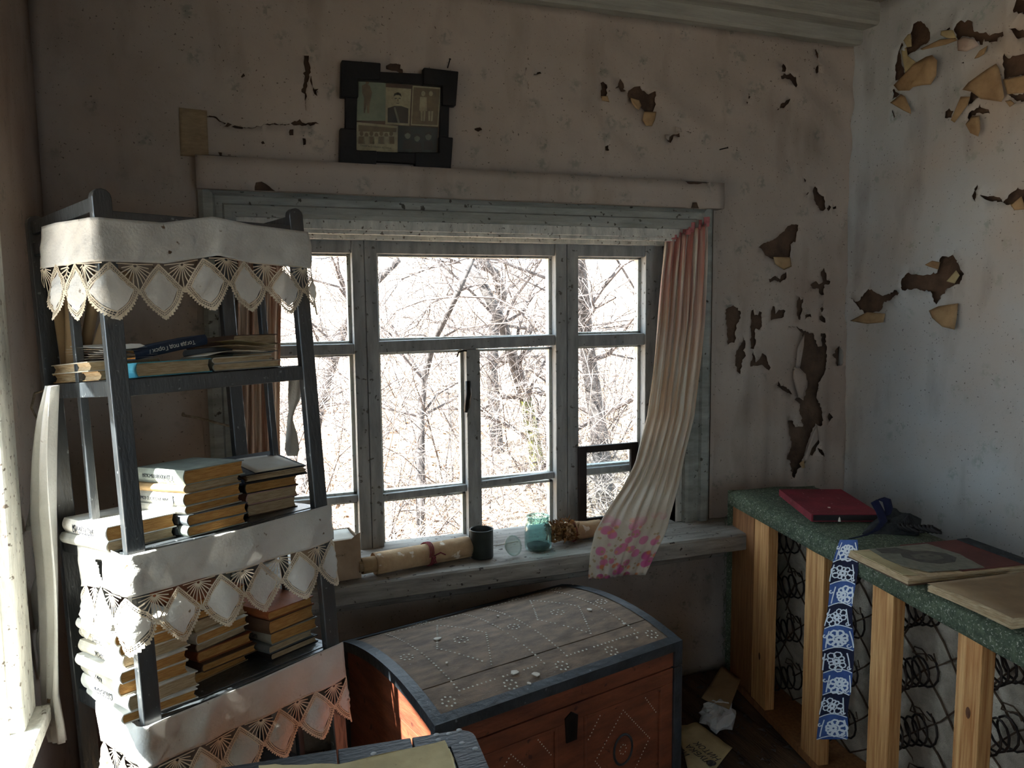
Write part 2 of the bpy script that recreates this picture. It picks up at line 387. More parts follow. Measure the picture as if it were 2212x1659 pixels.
for a, b in ((KX0+.05, 1.62), (1.68, KX1-.05)): MB().box(a, b, YB-.102, YB-.099, KZ0+.05, KZ1-.05).build('pane', 'pane_glass', wb_, world=True)
# outer log siding so the house has an outside
def poly_px(ox, oy, s_, pts, plane):
    return [plane(ox+x/s_, oy+y/s_) for x, y in pts]
def ragged(pts, amp, step):
    out = []
    for i, p in enumerate(pts):
        q = pts[(i+1) % len(pts)]; d = math.hypot(q[0]-p[0], q[1]-p[1]); n = max(1, int(d/step))
        for k in range(n):
            t = k/n; a = amp if k else amp*.3
            out.append((lerp(p[0], q[0], t)+rj(a), lerp(p[1], q[1], t)+rj(a)))
    return out
def inside(pt, poly):
    x, y = pt; c = False; j = len(poly)-1
    for i in range(len(poly)):
        xi, yi = poly[i]; xj, yj = poly[j]
        if (yi > y) != (yj > y) and x < (xj-xi)*(y-yi)/(yj-yi)+xi: c = not c
        j = i
    return c
def paper_sheet(name, rect, holes, cut, disp, to3, material, parent, step=.045):
    """sheet of wallpaper over rect=(u0,u1,v0,v1); holes are torn, cut rectangles left out"""
    u0, u1, v0, v1 = rect; vs_, es = [], []
    nu, nv = int((u1-u0)/step), int((v1-v0)/step)
    for j in range(nv+1):
        for i in range(nu+1): vs_.append(Vector((u0+(u1-u0)*i/nu, v0+(v1-v0)*j/nv)))
    polys = list(holes)
    for c in cut: polys.append([(c[0], c[2]), (c[1], c[2]), (c[1], c[3]), (c[0], c[3])])
    for p in polys:
        o = len(vs_); vs_ += [Vector(q) for q in p]; es += [(o+i, o+(i+1) % len(p)) for i in range(len(p))]
    V, E_, F_, *_ = delaunay_2d_cdt(vs_, es, [], 0, 1e-6)
    boxes = [(min(q[0] for q in p), max(q[0] for q in p), min(q[1] for q in p), max(q[1] for q in p)) for p in polys]
    keep = []
    for f in F_:
        c = sum((V[i] for i in f), Vector((0, 0)))/len(f); bad = False
        if not (u0-1e-4 <= c.x <= u1+1e-4 and v0-1e-4 <= c.y <= v1+1e-4): continue
        for p, b in zip(polys, boxes):
            if b[0] <= c.x <= b[1] and b[2] <= c.y <= b[3] and inside(c, p): bad = True; break
        if not bad: keep.append(f)
    m = MB(); m.add([to3(p.x, p.y, disp(p.x, p.y)) for p in V], keep)
    return m.build(name, material, parent, smooth=True, fix=False, solid=.0012)
def flap(name, pts3, n, out, material, parent, seed=0):
    """curled scrap of torn paper: outline kept near the wall, middle lifted off it"""
    c = sum(pts3, Vector())/len(pts3); k = len(pts3); m = MB(); rnd = random.Random(seed)
    lift = [out*(.25+.75*rnd.random()) for _ in pts3]
    v = [p+n*(.006+lift[i]*.6) for i, p in enumerate(pts3)]+[c.lerp(p, .72)+n*(.006+lift[i]) for i, p in enumerate(pts3)]+[c.lerp(p, .35)+n*(.006+out*.6) for p in pts3]+[c+n*(.006+out*.5)]
    f = []
    for r in range(2):
        for i in range(k): f.append((r*k+i, r*k+(i+1) % k, (r+1)*k+(i+1) % k, (r+1)*k+i))
    f += [(2*k+i, 2*k+(i+1) % k, 3*k) for i in range(k)]
    m.add(v, f); return m.build(name, material, parent, smooth=True, world=True, solid=.0008)

A, B_, C_, D_, E1_, F1_ = (1540, 560, 3.317), (1560, 60, 4.147), (1500, 0, 1.58), (1040, 60, 3.95), (380, 80, 3.072), (1900, 30, 5.353)
far_holes = [
 (A, [(80,360),(135,330),(190,370),(195,420),(165,475),(155,540),(165,565),(150,600),(115,600),(100,615),(98,520),(85,460)]),
 (A, [(265,390),(285,360),(290,400),(318,400),(325,370),(343,380),(345,480),(325,505),(298,500),(300,600),(285,645),(262,640),(268,500)]),
 (A, [(205,600),(222,560),(228,635),(212,655),(232,690),(208,720),(192,800),(190,825),(175,810),(155,740),(152,690),(180,640)]),
 (A, [(260,750),(280,665),(300,740),(330,715),(345,675),(380,690),(390,750),(412,775),(395,800),(345,755),(300,765),(262,768)]),
 (A, [(410,370),(420,335),(438,340),(445,390),(470,360),(515,370),(500,410),(455,425),(415,440)]),
 (A, [(595,320),(610,265),(622,295),(648,270),(635,320),(638,370),(620,435),(608,430)]),
 (A, [(650,435),(668,395),(695,392),(700,415),(670,415)]),
 (A, [(395,140),(420,130),(440,120),(470,145),(490,110),(515,92),(518,130),(475,170),(430,150),(400,168)]),
 (A, [(690,185),(730,155),(750,180),(775,165),(765,90),(785,60),(805,115),(805,150),(828,160),(810,185),(785,185),(780,235),(785,255),(757,250),(750,210),(705,210)]),
 (A, [(758,355),(775,340),(788,355),(775,382)]), (A, [(757,410),(775,400),(800,440),(798,455),(760,432)]),
 (A, [(530,485),(600,483),(645,515),(715,530),(745,625),(770,625),(765,530),(795,530),(808,700),(790,800),(740,885),(735,1000),(760,1060),(765,1150),(750,1195),(725,1175),(705,1230),(690,1270),(650,1360),(605,1430),(610,1465),(590,1490),(568,1565),(555,1540),(548,1440),(520,1430),(545,1360),(555,1320),(540,1260),(528,1155),(570,1160),(580,1200),(620,1195),(605,1080),(610,1035),(580,1005),(590,990),(630,1010),(660,880),(650,820),(612,775),(635,620),(640,530),(600,492)]),
 (A, [(845,690),(870,640),(890,620),(905,650),(908,690),(895,760),(870,765),(862,710)]),
 (A, [(455,910),(462,870),(475,905),(510,915),(565,965),(545,965),(490,940)]),
 (A, [(690,1400),(685,1350),(735,1285),(740,1305),(705,1405)]), (A, [(730,1345),(755,1360),(783,1410),(750,1395)]),
 (A, [(805,1130),(825,1097),(845,1130),(830,1160)]),
 (B_, [(515,350),(535,330),(563,365),(545,405),(515,400)]),
 (B_, [(505,440),(535,415),(560,430),(600,410),(620,430),(655,450),(658,520),(640,545),(615,500),(590,465),(545,460),(510,465)]),
 (B_, [(478,740),(515,705),(570,650),(605,635),(600,660),(575,690),(550,720),(520,720)]),
 (B_, [(825,200),(840,190),(857,235),(848,285),(840,250),(828,245)]), (B_, [(862,300),(850,400),(835,418),(822,380),(845,340)]),
 (B_, [(808,1470),(830,1420),(850,1440),(865,1490),(905,1515),(912,1580),(925,1620),(875,1640),(850,1600),(830,1580)]),
 (B_, [(930,1620),(955,1590),(975,1605),(945,1645)]), (B_, [(985,1610),(1015,1595),(1015,1620),(990,1625)]),
 (B_, [(750,1490),(770,1468),(775,1480),(755,1503)]), (B_, [(735,1345),(755,1370),(740,1385)]), (B_, [(750,55),(835,45),(800,90),(785,140),(750,90)]),
 (B_, [(230,605),(243,625),(232,645)]), (B_, [(202,670),(218,665),(212,690)]),
 (C_, [(215,845),(235,830),(270,815),(290,800),(330,765),(352,770),(345,820),(325,835),(320,878),(270,885),(240,870),(228,850)]),
 (D_, [(1005,480),(1030,465),(1060,490),(1055,595),(1010,590),(1015,530)]),
 (D_, [(1165,475),(1185,430),(1215,480),(1210,525),(1235,535),(1215,548),(1185,550),(1170,510),(1130,525)]),
 (D_, [(1245,560),(1290,510),(1350,500),(1365,540),(1420,570),(1480,545),(1478,680),(1460,720),(1395,720),(1365,680),(1355,660),(1320,625),(1250,600)]),
 (D_, [(1585,920),(1600,935),(1690,895),(1695,930),(1640,925),(1605,985),(1580,970)]),
 (D_, [(1050,1015),(1080,1005),(1085,1050),(1050,1050)]), (D_, [(1740,888),(1785,893),(1775,903)]),
 (D_, [(365,400),(375,340),(386,345),(372,410)]), (D_, [(445,395),(500,378),(512,395),(450,408)]),
 (D_, [(395,450),(405,540),(400,500)]),
 (E1_, [(848,125),(880,125),(888,220),(870,330),(862,490),(858,490),(855,380),(835,370),(850,300)]),
 (E1_, [(888,255),(905,300),(915,350),(945,345),(930,365),(940,400),(915,380),(900,320)]),
 (E1_, [(760,570),(820,545),(835,570),(930,565),(950,580),(860,592),(800,590)]), (E1_, [(755,615),(778,615),(780,655),(755,655)]),
 (E1_, [(840,672),(860,675),(862,715),(842,720)]), (E1_, [(305,598),(345,570),(372,580),(345,600)]), (E1_, [(280,765),(305,770),(300,800)]),
 (E1_, [(372,592),(480,601),(620,578),(755,576),(755,582),(620,586),(480,608),(372,598)]), (E1_, [(190,515),(270,535),(330,572),(325,578),(265,542),(190,520)]),
 (E1_, [(1975,612),(2025,608),(2028,620),(2000,630),(1978,622)]), (E1_, [(1395,190),(1440,175),(1490,185),(1505,240),(1395,215)]),
 (E1_, [(432,262),(450,240),(458,258),(440,272)]), (E1_, [(565,700),(580,692),(592,708),(572,712)]),
]
def farp(px, py): p = ony(px, py, YF-.008); return (p.x, p.z)
fh = [ragged([farp(k[0]+x/k[2], k[1]+y/k[2]) for x, y in pts], .0042, .0085) for k, pts in far_holes]
def far_disp(x, z):
    d = .006*fbm(x*2.2, z*2.2, 3)+.004*fbm(x*7, z*3, 5)+.003*fbm((x+z)*5, (x-z)*16, 8)
    t = max(0, min(1, (x-1.92)/.2))*max(0, min(1, (1.35-z)/.45))         # hanging folds by the corner
    d += t*.011*(1+math.sin(x*62+2*fbm(x*3, z*1.2)))
    t2 = max(0, 1-abs(z-2.3)/.4)*max(0, min(1, (x-.9)/.5))                # slack diagonal creases under the beam
    d += t2*.006*math.sin((x*.6+z)*34+2*fbm(x*2, z*2, 7))
    t3 = max(0, min(1, (.56-z)/.2)); d += t3*(.022+.016*fbm(x*1.8, z*5, 9)+.008*math.sin(z*38+x*3))
    for sx in (.25, 1.02, 1.945): d += .003*max(0, 1-abs(x-sx)/.008)      # pasted seams
    tb = max(0, min(1, (x-(XR-.10))/.10)); d += tb*tb*.03                  # rounded into the corner
    return max(d, -.006)+.012
paper_far = paper_sheet('wallpaper', (XL, XR-.004, 0, 2.62), fh, [(-.02, 1.90, .55, 2.0)], far_disp, lambda u, v, d: (u, YF-d, v), 'wallpaper', wall_far, step=.032)
NF = Vector((0, -1, 0))
for i, (k, pts, c) in enumerate([
 (C_, [(262,878),(320,878),(326,910),(300,922),(270,902)], 'kraft'), (D_, [(1008,588),(1062,590),(1078,642),(1020,626)], 'kraft'),
 (D_, [(1252,603),(1330,625),(1357,670),(1330,706),(1300,692),(1270,650)], 'kraft'), (D_, [(1378,720),(1478,723),(1468,790),(1440,845),(1390,842),(1363,790)], 'kraft'),
 (D_, [(1640,848),(1690,858),(1700,895),(1650,885)], 'wallpaper'), (D_, [(1555,918),(1590,920),(1582,970),(1558,950)], 'wallpaper'),
 (A, [(590,640),(640,525),(638,620),(612,780),(585,770)], 'wallpaper'), (A, [(570,770),(655,820),(660,880),(635,1000),(600,985),(560,840)], 'wallpaper'),
 (A, [(640,1430),(690,1270),(735,1175),(742,1285),(700,1350),(680,1400),(640,1460)], 'wallpaper'), (A, [(605,1460),(640,1430),(650,1490),(625,1495)], 'kraft')]):
    flap('torn_flap', [ony(k[0]+x/k[2], k[1]+y/k[2], YF-.022) for x, y in pts], NF, .014, c, paper_far, i)
p = [ony(E1_[0]+x/E1_[2], E1_[1]+y/E1_[2], YF-.012) for x, y in ((20, 470), (205, 490), (218, 800), (30, 790))]
MB().grid(8, 10, lambda u, v: vlerp(vlerp(p[0], p[1], u), vlerp(p[3], p[2], u), v)+Vector((0, -.004-.003*fbm(u*5, v*6), 0))).build('glued_patch', 'patch', paper_far, smooth=True, solid=.001)

right_holes = [
 (F1_, [(415,120),(480,90),(550,120),(610,220),(605,290),(560,350),(480,400),(350,495),(330,400),(390,370),(395,200)]),
 (F1_, [(295,340),(320,370),(270,420),(290,600),(315,690),(280,760),(215,770),(205,620),(245,440)]),
 (F1_, [(190,870),(270,930),(175,1000)]), (F1_, [(175,1110),(200,1185),(178,1250)]),
 (F1_, [(895,190),(930,120),(965,85),(1015,100),(1045,70),(1105,100),(1110,190),(1180,225),(1250,215),(1280,250),(1400,225),(1470,215),(1480,260),(1390,280),(1380,320),(1290,335),(1230,295),(1215,365),(1150,320),(1100,275),(1010,260),(930,300)]),
 (F1_, [(1550,180),(1760,190),(1760,290),(1620,290),(1590,230)]), (F1_, [(1445,520),(1475,460),(1510,520),(1600,490),(1800,470),(1800,690),(1460,755)]),
 (F1_, [(1075,905),(1130,900),(1190,965),(1130,1000),(1065,1080)]),
 (F1_, [(1040,1200),(1060,1150),(1180,1090),(1200,1040),(1215,1090),(1280,1110),(1290,1160),(1180,1150),(1090,1180),(1050,1255)]),
 (F1_, [(775,1130),(820,1090),(850,1125),(875,1120),(850,1200),(800,1210),(770,1205)]), (F1_, [(1500,935),(1800,915),(1800,1000),(1580,1000)]),
 (F1_, [(800,190),(845,160),(860,180),(812,205)]), (F1_, [(970,570),(1000,560),(1000,580)]),
 (C_, [(540,1015),(560,1030),(600,985),(650,1010),(700,990),(718,1000),(690,1015),(655,1030),(640,1060),(590,1070),(565,1050)]),
 (C_, [(718,960),(740,930),(780,940),(840,930),(850,880),(890,870),(930,935),(915,970),(870,985),(835,1040),(815,995),(760,985),(725,990)]),
 (C_, [(955,670),(975,630),(970,690)]), (C_, [(985,665),(1050,675),(1060,690),(1110,640),(1140,650),(1140,690),(1080,700),(1000,680)]),
 (C_, [(1098,40),(1110,0),(1180,0),(1180,60)]),
]
def rtp(px, py): p = onx(px, py, XR-.008); return (p.y, p.z)
rh = [ragged([rtp(k[0]+x/k[2], k[1]+y/k[2]) for x, y in pts], .0045, .0085) for k, pts in right_holes]
def right_disp(y, z):
    d = .006*fbm(y*2.0, z*2.0, 13)+.003*fbm(y*8, z*5, 15)
    for sy in (2.13, 1.6, 1.08): d += .003*max(0, 1-abs(y-sy)/.008)
    tb = max(0, min(1, (y-(YF-.10))/.10)); d += tb*tb*.03
    for h in rh_boxes:
        du = max(h[0]-y, 0, y-h[1]); dv = max(h[2]-z, 0, z-h[3]); q = math.hypot(du, dv)
        if q < .05: d += .010*(1-q/.05)
    return max(d, -.003)+.008
rh_boxes = [(min(q[0] for q in p), max(q[0] for q in p), min(q[1] for q in p), max(q[1] for q in p)) for p in rh]
paper_right = paper_sheet('wallpaper', (YB, YF-.004, 0, ZC), rh, [], right_disp, lambda u, v, d: (XR-d, u, v), 'wallpaper_skylit', wall_right, step=.05)
NR = Vector((-1, 0, 0))
for i, (k, pts, c, o_) in enumerate([
 (F1_, [(200,830),(440,590),(560,500),(640,480),(720,545),(700,720),(620,820),(520,830),(440,850),(380,890),(240,890)], 'kraft', .03),
 (F1_, [(150,1030),(270,930),(320,960),(400,1110),(395,1160),(310,1120)], 'kraft', .02), (F1_, [(275,430),(325,380),(350,490),(440,560),(320,690)], 'paper_old', .01),
 (F1_, [(980,880),(1060,800),(1270,640),(1380,580),(1420,640),(1480,960),(1440,1020),(1200,985),(1080,900)], 'kraft', .02),
 (F1_, [(1450,760),(1800,695),(1800,910),(1500,930)], 'kraft', .014), (F1_, [(850,1230),(970,960),(1070,960),(1050,1050),(890,1260)], 'kraft', .02),
 (F1_, [(1035,1280),(1090,1190),(1190,1180),(1205,1340),(1165,1420),(1080,1380)], 'kraft', .02), (F1_, [(490,410),(720,300),(900,280),(920,310),(790,360),(520,420)], 'kraft', .012),
 (F1_, [(930,310),(1000,270),(1140,300),(1180,370),(1050,440),(930,430)], 'greypaper', .02), (F1_, [(1115,520),(1180,430),(1270,370),(1240,470),(1170,510)], 'kraft', .012),
 (F1_, [(300,310),(350,240),(390,230),(392,380),(345,390)], 'paper_old', .012), (F1_, [(725,250),(735,200),(800,190),(880,195),(915,290),(800,280)], 'paper_old', .012),
 (F1_, [(1480,1010),(1540,1000),(1590,1040),(1530,1080)], 'kraft', .01),
 (C_, [(540,1095),(600,1065),(660,1070),(655,1100),(600,1105)], 'kraft', .02), (C_, [(812,1060),(840,1045),(910,1035),(905,1080),(900,1125),(855,1115),(820,1085)], 'kraft', .02),
 (C_, [(790,905),(820,890),(845,895),(840,920)], 'kraft', .012), (C_, [(868,960),(900,922),(912,940),(895,968)], 'paper_old', .01), (C_, [(1085,700),(1125,670),(1135,715),(1100,718)], 'kraft', .012),
 (C_, [(690,1015),(705,1015),(700,1052),(690,1040)], 'wallpaper_skylit', .01)]):
    flap('torn_flap', [onx(k[0]+x/k[2], k[1]+y/k[2], XR-.016) for x, y in pts], NR, o_, c, paper_right, 40+i)
# papered left and back walls
paper_left = paper_sheet('wallpaper', (YB, YF-.01, 0, ZC), [], [(LY0-.10, LY1+.06, LZ0-.06, LZ1+.05), (KY0-.06, KY1+.06, LZ0-.06, LZ1+.05)], lambda a, b: .008+.004*fbm(a*2, b*2, 21), lambda u, v, d: (XL+d, u, v), 'wallpaper', wall_left, step=.1)

# --- boxed-in header over the window, papered over, with torn bits
hd = MB().box(-.022, 1.912, YF-.055, YF+.01, 1.918, 2.014).build('trim_3', 'mud', kind='structure')
def hp(px, py): p = ony(px, py, YF-.062); return (p.x, p.z)
hh = [ragged([hp(k[0]+x/k[2], k[1]+y/k[2]) for x, y in pts], .002, .010) for k, pts in ((D_, [(1745,1310),(1800,1290),(1830,1250),(1850,1275),(1870,1305),(1945,1320),(1840,1335),(1760,1330)]), (D_, [(1785,1545),(1800,1490),(1840,1490),(1860,1545)]), (E1_, [(515,1045),(530,965),(570,960),(620,990),(680,1045)]))]
paper_sheet('wallpaper', (-.024, 1.914, 1.916, 2.016), hh, [], lambda a, b: .004*fbm(a*3, b*6, 31)+.062, lambda u, v, d: (u, YF-d, v), 'wallpaper', hd, step=.03)
m = MB()
m.grid(40, 2, lambda u, v: (lerp(-.024, 1.914, u), lerp(YF-.060, YF, v), 2.016+.003*fbm(u*9, v))).grid(40, 2, lambda u, v: (lerp(-.024, 1.914, u), lerp(YF-.060, YF, v), 1.916))
m.build('wallpaper_fold', 'wallpaper', hd, smooth=True)

# ------------------------------------------------------------------ far window
win = thing('window_1', 'old grey painted three-part timber window with many panes', None, loc=(.9, YF, WZ0), kind='structure')
def casing_board(p0, p1, out, depth=.038, wd=.11, mt='casing_paint', name='casing_board', y0=YF):
    """moulded board from p0 to p1 (x,z); out = direction from the opening outwards"""
    prof = [(0, 0), (0, .022), (.012, .030), (.034, .030), (.040, .022), (.062, .022), (.068, .034), (wd-.014, depth), (wd, depth-.010), (wd, 0)]
    m = MB(); a, b = Vector((p0[0], 0, p0[1])), Vector((p1[0], 0, p1[1])); ov = Vector((out[0], 0, out[1])); al = (b-a).normalized(); n = len(prof); v = []
    for q, sgn in ((a, -1), (b, 1)):
        for w_, d_ in prof: v.append(q+ov*w_+al*(w_*sgn)+Vector((0, y0-d_, 0)))
    f = [(i, i+1, n+i+1, n+i) for i in range(n-1)]+[tuple(range(n)), tuple(range(2*n-1, n-1, -1))]
    m.add(v, f); return m
ci = (.088, 1.775, .60, 1.838)
casing_board((ci[0], ci[3]), (ci[1], ci[3]), (0, 1), wd=.078).build('casing_board', 'casing_paint', win, world=True)
casing_board((ci[1], ci[2]+.02), (ci[1], ci[3]), (1, 0)).build('casing_board', 'casing_paint', win, world=True)
casing_board((ci[0], ci[2]+.02), (ci[0], ci[3]), (-1, 0)).build('casing_board', 'casing_paint', win, world=True)
YS = 2.86                                             # plane of the sashes
m = MB().box(WX0-.01, WX1+.04, YF-.004, YS+.06, 1.805, 1.845).box(WX0-.01, WX1+.04, YF+.01, YF+.03, 1.792, 1.806).box(WX0-.01, WX1+.04, YF+.075, YS+.02, 1.78, 1.806)
m.build('soffit_board', 'white_paint', win, world=True, bevel=.003)
MB().box(WX1, WX1+.03, YF-.002, YS+.05, WZ0+.03, 1.806).build('reveal_board', 'white_paint', win, world=True, bevel=.003)
MB().box(WX0-.03, WX0+.004, YF-.002, YS+.05, WZ0+.03, 1.806).build('reveal_board', 'white_paint', win, world=True, bevel=.003)
def bar(x0, x1, z0, z1, nm, y0=YS-.022, y1=YS+.03, skew=0):
    m = MB(); m.box(x0, x1, y0, y1, z0, z1)
    if skew:
        for v in m.v:
            if v.x > (x0+x1)/2: v.z += skew
    return m.build(nm, 'frame_paint', win, world=True, bevel=.003)
def post(x0, x1, y0=YS-.03, y1=YS+.035): 
    return bar(x0, x1, .622, 1.800, 'mullion', y0, y1)
post(WX0, .175); 
for a, b in ((.474, .517), (.519, .563)): post(a, b)
for a, b in ((1.262, 1.310), (1.312, 1.360)): post(a, b)
post(1.664, WX1)
for a, b in ((.175, .474), (.563, 1.262), (1.36, 1.664)):
    bar(a, b, 1.735, 1.800, 'head_rail'); bar(a, b, .622, .645, 'bottom_rail')
bar(.563, 1.262, 1.378, 1.420, 'transom_rail', skew=.008)
bar(.175, .474, 1.376, 1.414, 'transom_rail'); bar(1.36, 1.664, 1.377, 1.425, 'transom_rail')
bar(.893, .948, .645, 1.38, 'mullion', YS-.026, YS+.03)
gb = (.832, .858)
bar(.563, .893, gb[0]-.006, gb[1]-.006, 'glazing_bar', YS-.008, YS+.02, .006); bar(.948, 1.262, gb[0]+.008, gb[1]+.008, 'glazing_bar', YS-.008, YS+.02, .01)
bar(.175, .474, gb[0], gb[1], 'glazing_bar', YS-.008, YS+.02); bar(1.36, 1.664, gb[0]+.02, gb[1]+.02, 'glazing_bar', YS-.008, YS+.02)
panes = [(.175, .474, 1.414, 1.735), (.175, .474, .858, 1.376), (.175, .474, .645, .832), (.563, 1.262, 1.42, 1.735), (.563, .893, .852, 1.378), (.563, .893, .645, .826),
         (.948, 1.262, .866, 1.378), (.948, 1.262, .645, .84), (1.36, 1.664, 1.425, 1.735), (1.36, 1.664, .878, 1.377), (1.36, 1.664, .645, .852)]
for a, b, c, d in panes:
    pn = MB().box(a-.004, b+.004, YS+.010, YS+.013, c-.004, d+.004).build('pane', 'pane_glass', win, world=True)
    m = MB(); t = .012                                  # putty bead around the glass, outside
    m.box(a, a+t, YS+.013, YS+.045, c, d).box(b-t, b, YS+.013, YS+.045, c, d).box(a, b, YS+.013, YS+.045, c, c+t*.7).box(a, b, YS+.013, YS+.045, d-t*.7, d)
    m.build('putty_bead', 'white_paint', pn, world=True)
# wooden handle strip and bent nail on the middle mullion
m = MB().tube([(.895, YS-.036, 1.262), (.894, YS-.045, 1.215), (.888, YS-.040, 1.165), (.884, YS-.034, 1.145)], [.010, .012, .011, .007], 6)
m.build('pull_handle', 'iron', win, world=True, smooth=True)
MB().tube([(.858, YS-.02, 1.355), (.862, YS-.03, 1.372), (.885, YS-.03, 1.378), (.90, YS-.02, 1.374)], .0035, 5).build('bent_nail', 'iron', win, world=True)
# sill board, apron and lower ledge
SZ = .655
def sill_fn(u, v):
    xx = lerp(-.05, 2.08, u)
    pr = [(YS+.03, SZ), (2.475, SZ), (2.468, SZ-.006), (2.466, SZ-.060), (2.475, SZ-.066), (2.73, SZ-.066)]
    yy, zz = pr[int(round(v*5))]
    return (xx, yy, zz+(.003*fbm(xx*4, yy*6, 2) if v < .3 else 0)+.004*math.sin(xx*2))
MB().grid(60, 5, sill_fn).build('window_sill', 'sill_paint', win, world=True)
MB().box(-.05, 2.02, YF-.10, YF+.01, .515, SZ-.064).build('apron_board', 'sill_paint', win, world=True, bevel=.006)
# ------------------------------------------------------------------ left window (only its far side shows)
def left_window(nm, lab, y0, y1, ym, zb):
    wl = thing(nm, lab, None, loc=(XL, y0, LZ0), kind='structure')
    def bx(n, *a, bv=.003): MB().box(*a).build(n, 'white_paint', wl, world=True, bevel=bv)
    bx('casing_board', XL-.01, XL+.03, y1, y1+.12, LZ0+.008, LZ1+.1, bv=.006); bx('casing_board', XL-.01, XL+.03, y0-.12, y0, LZ0-.03, LZ1+.1, bv=.006)
    bx('casing_board', XL-.01, XL+.03, y0, y1, LZ1, LZ1+.1, bv=.006)
    bx('reveal_board', XL-.24, XL+.001, y1-.004, y1+.02, LZ0, LZ1); bx('reveal_board', XL-.24, XL+.001, y0-.02, y0+.004, LZ0, LZ1)
    bx('soffit_board', XL-.24, XL+.001, y0, y1, LZ1-.004, LZ1+.02); bx('window_sill', XL-.25, XL+.06, y0-.1, y1+.13, LZ0-.032, LZ0+.010, bv=.008)
    def lbar(a, b, c, d, n): bx(n, XL-.22, XL-.18, a, b, c, d)
    for a, b in ((y0, y0+.035), (y1-.035, y1), (ym-.02, ym+.02)): lbar(a, b, LZ0-.03, LZ1, 'mullion')
    for a, b in ((LZ1-.035, LZ1), (LZ0-.03, LZ0+.02), (zb-.015, zb+.015)):
        lbar(y0, ym-.02, a, b, 'glazing_bar'); lbar(ym+.02, y1, a, b, 'glazing_bar')
    for a, b in ((y0+.035, ym-.02), (ym+.02, y1-.035)):
        for c, d in ((LZ0+.02, zb-.015), (zb+.015, LZ1-.035)): MB().box(XL-.202, XL-.199, a, b, c, d).build('pane', 'pane_glass', wl, world=True)
left_window('window_2', 'white painted window in the left wall with the sun coming through', LY0, LY1, 1.50, 1.22)
left_window('fill_window_left', 'unseen second white painted window added in the left wall for fill light', KY0, KY1, -.55, 1.22)  # added out of view to bring in more daylight
# ------------------------------------------------------------------ leaning open bookrack
RAZ, RLEAN = math.radians(60.395), math.radians(4.684)
rw = Vector((math.sin(RAZ), math.cos(RAZ), 0)); rd0 = Vector((-math.cos(RAZ), math.sin(RAZ), 0)); rz = Vector((0, 0, 1))
rd = rd0*math.cos(RLEAN)-rz*math.sin(RLEAN); ru = rd0*math.sin(RLEAN)+rz*math.cos(RLEAN)
RM = frame_mat((-.147, 1.733, 0), rw, rd, ru); RI = RM.inverted()
RW, RD, RL = .52, .378, 1.806
def rloc(px, py, a=None, b=None, h=None):
    c0 = RI @ CAMP; r = RI.to_3x3() @ ray(px, py)
    t = (a-c0.x)/r.x if a is not None else ((b-c0.y)/r.y if b is not None else (h-c0.z)/r.z)
    return c0+r*t
rack = thing('bookrack', 'tall dark painted open bookrack leaning back by the window', 'bookrack', M=RM)
def rpost(a, b, wa, wb, h0, h1, nm='post'):
    m = MB(); pr = [(a, h0), (a+wa, h0), (a+wa, h1-.018)]+[(a+wa/2+wa/2*math.cos(t*PI/6), h1-.018+.018*math.sin(t*PI/6)) for t in range(1, 6)]+[(a, h1-.018)]
    n = len(pr); v = [(x, b, z) for x, z in pr]+[(x, b+wb, z) for x, z in pr]
    m.add(v, [tuple(range(n)), tuple(range(2*n-1, n-1, -1))]+[(i, n+i, n+(i+1) % n, (i+1) % n) for i in range(n)])
    return m.build(nm, 'rack_paint', rack, bevel=.0025)
for a in (0, RW-.04):
    rpost(a, 0, .04, .022, .002, RL); rpost(a, RD-.022, .04, .022, .035, RL)
    MB().box(a+.008, a+.026, RD/2-.009, RD/2+.009, .20, 1.785).build('side_slat', 'rack_paint', rack, bevel=.002)
SH = (1.405, 1.034, .664, .30)
for h in SH:
    for b in (.004, RD-.020): MB().box(.035, RW-.035, b, b+.016, h-.038, h-.002).build('rail', 'rack_paint', rack, bevel=.002)
    for a in (.006, RW-.022): MB().box(a, a+.016, .020, RD-.020, h-.036, h-.002).build('rail', 'rack_paint', rack, bevel=.002)
    MB().box(.024, RW-.024, .021, RD-.021, h-.014, h).build('shelf', 'rack_paint', rack, bevel=.002)
for b in (.004, RD-.020): MB().box(.035, RW-.035, b, b+.016, 1.722, 1.761).build('rail', 'rack_paint', rack, bevel=.002)
for a in (.006, RW-.022):
    for h in (1.772, 1.722): MB().box(a, a+.016, .020, RD-.020, h-.012, h+.018).build('rail', 'rack_paint', rack, bevel=.002)

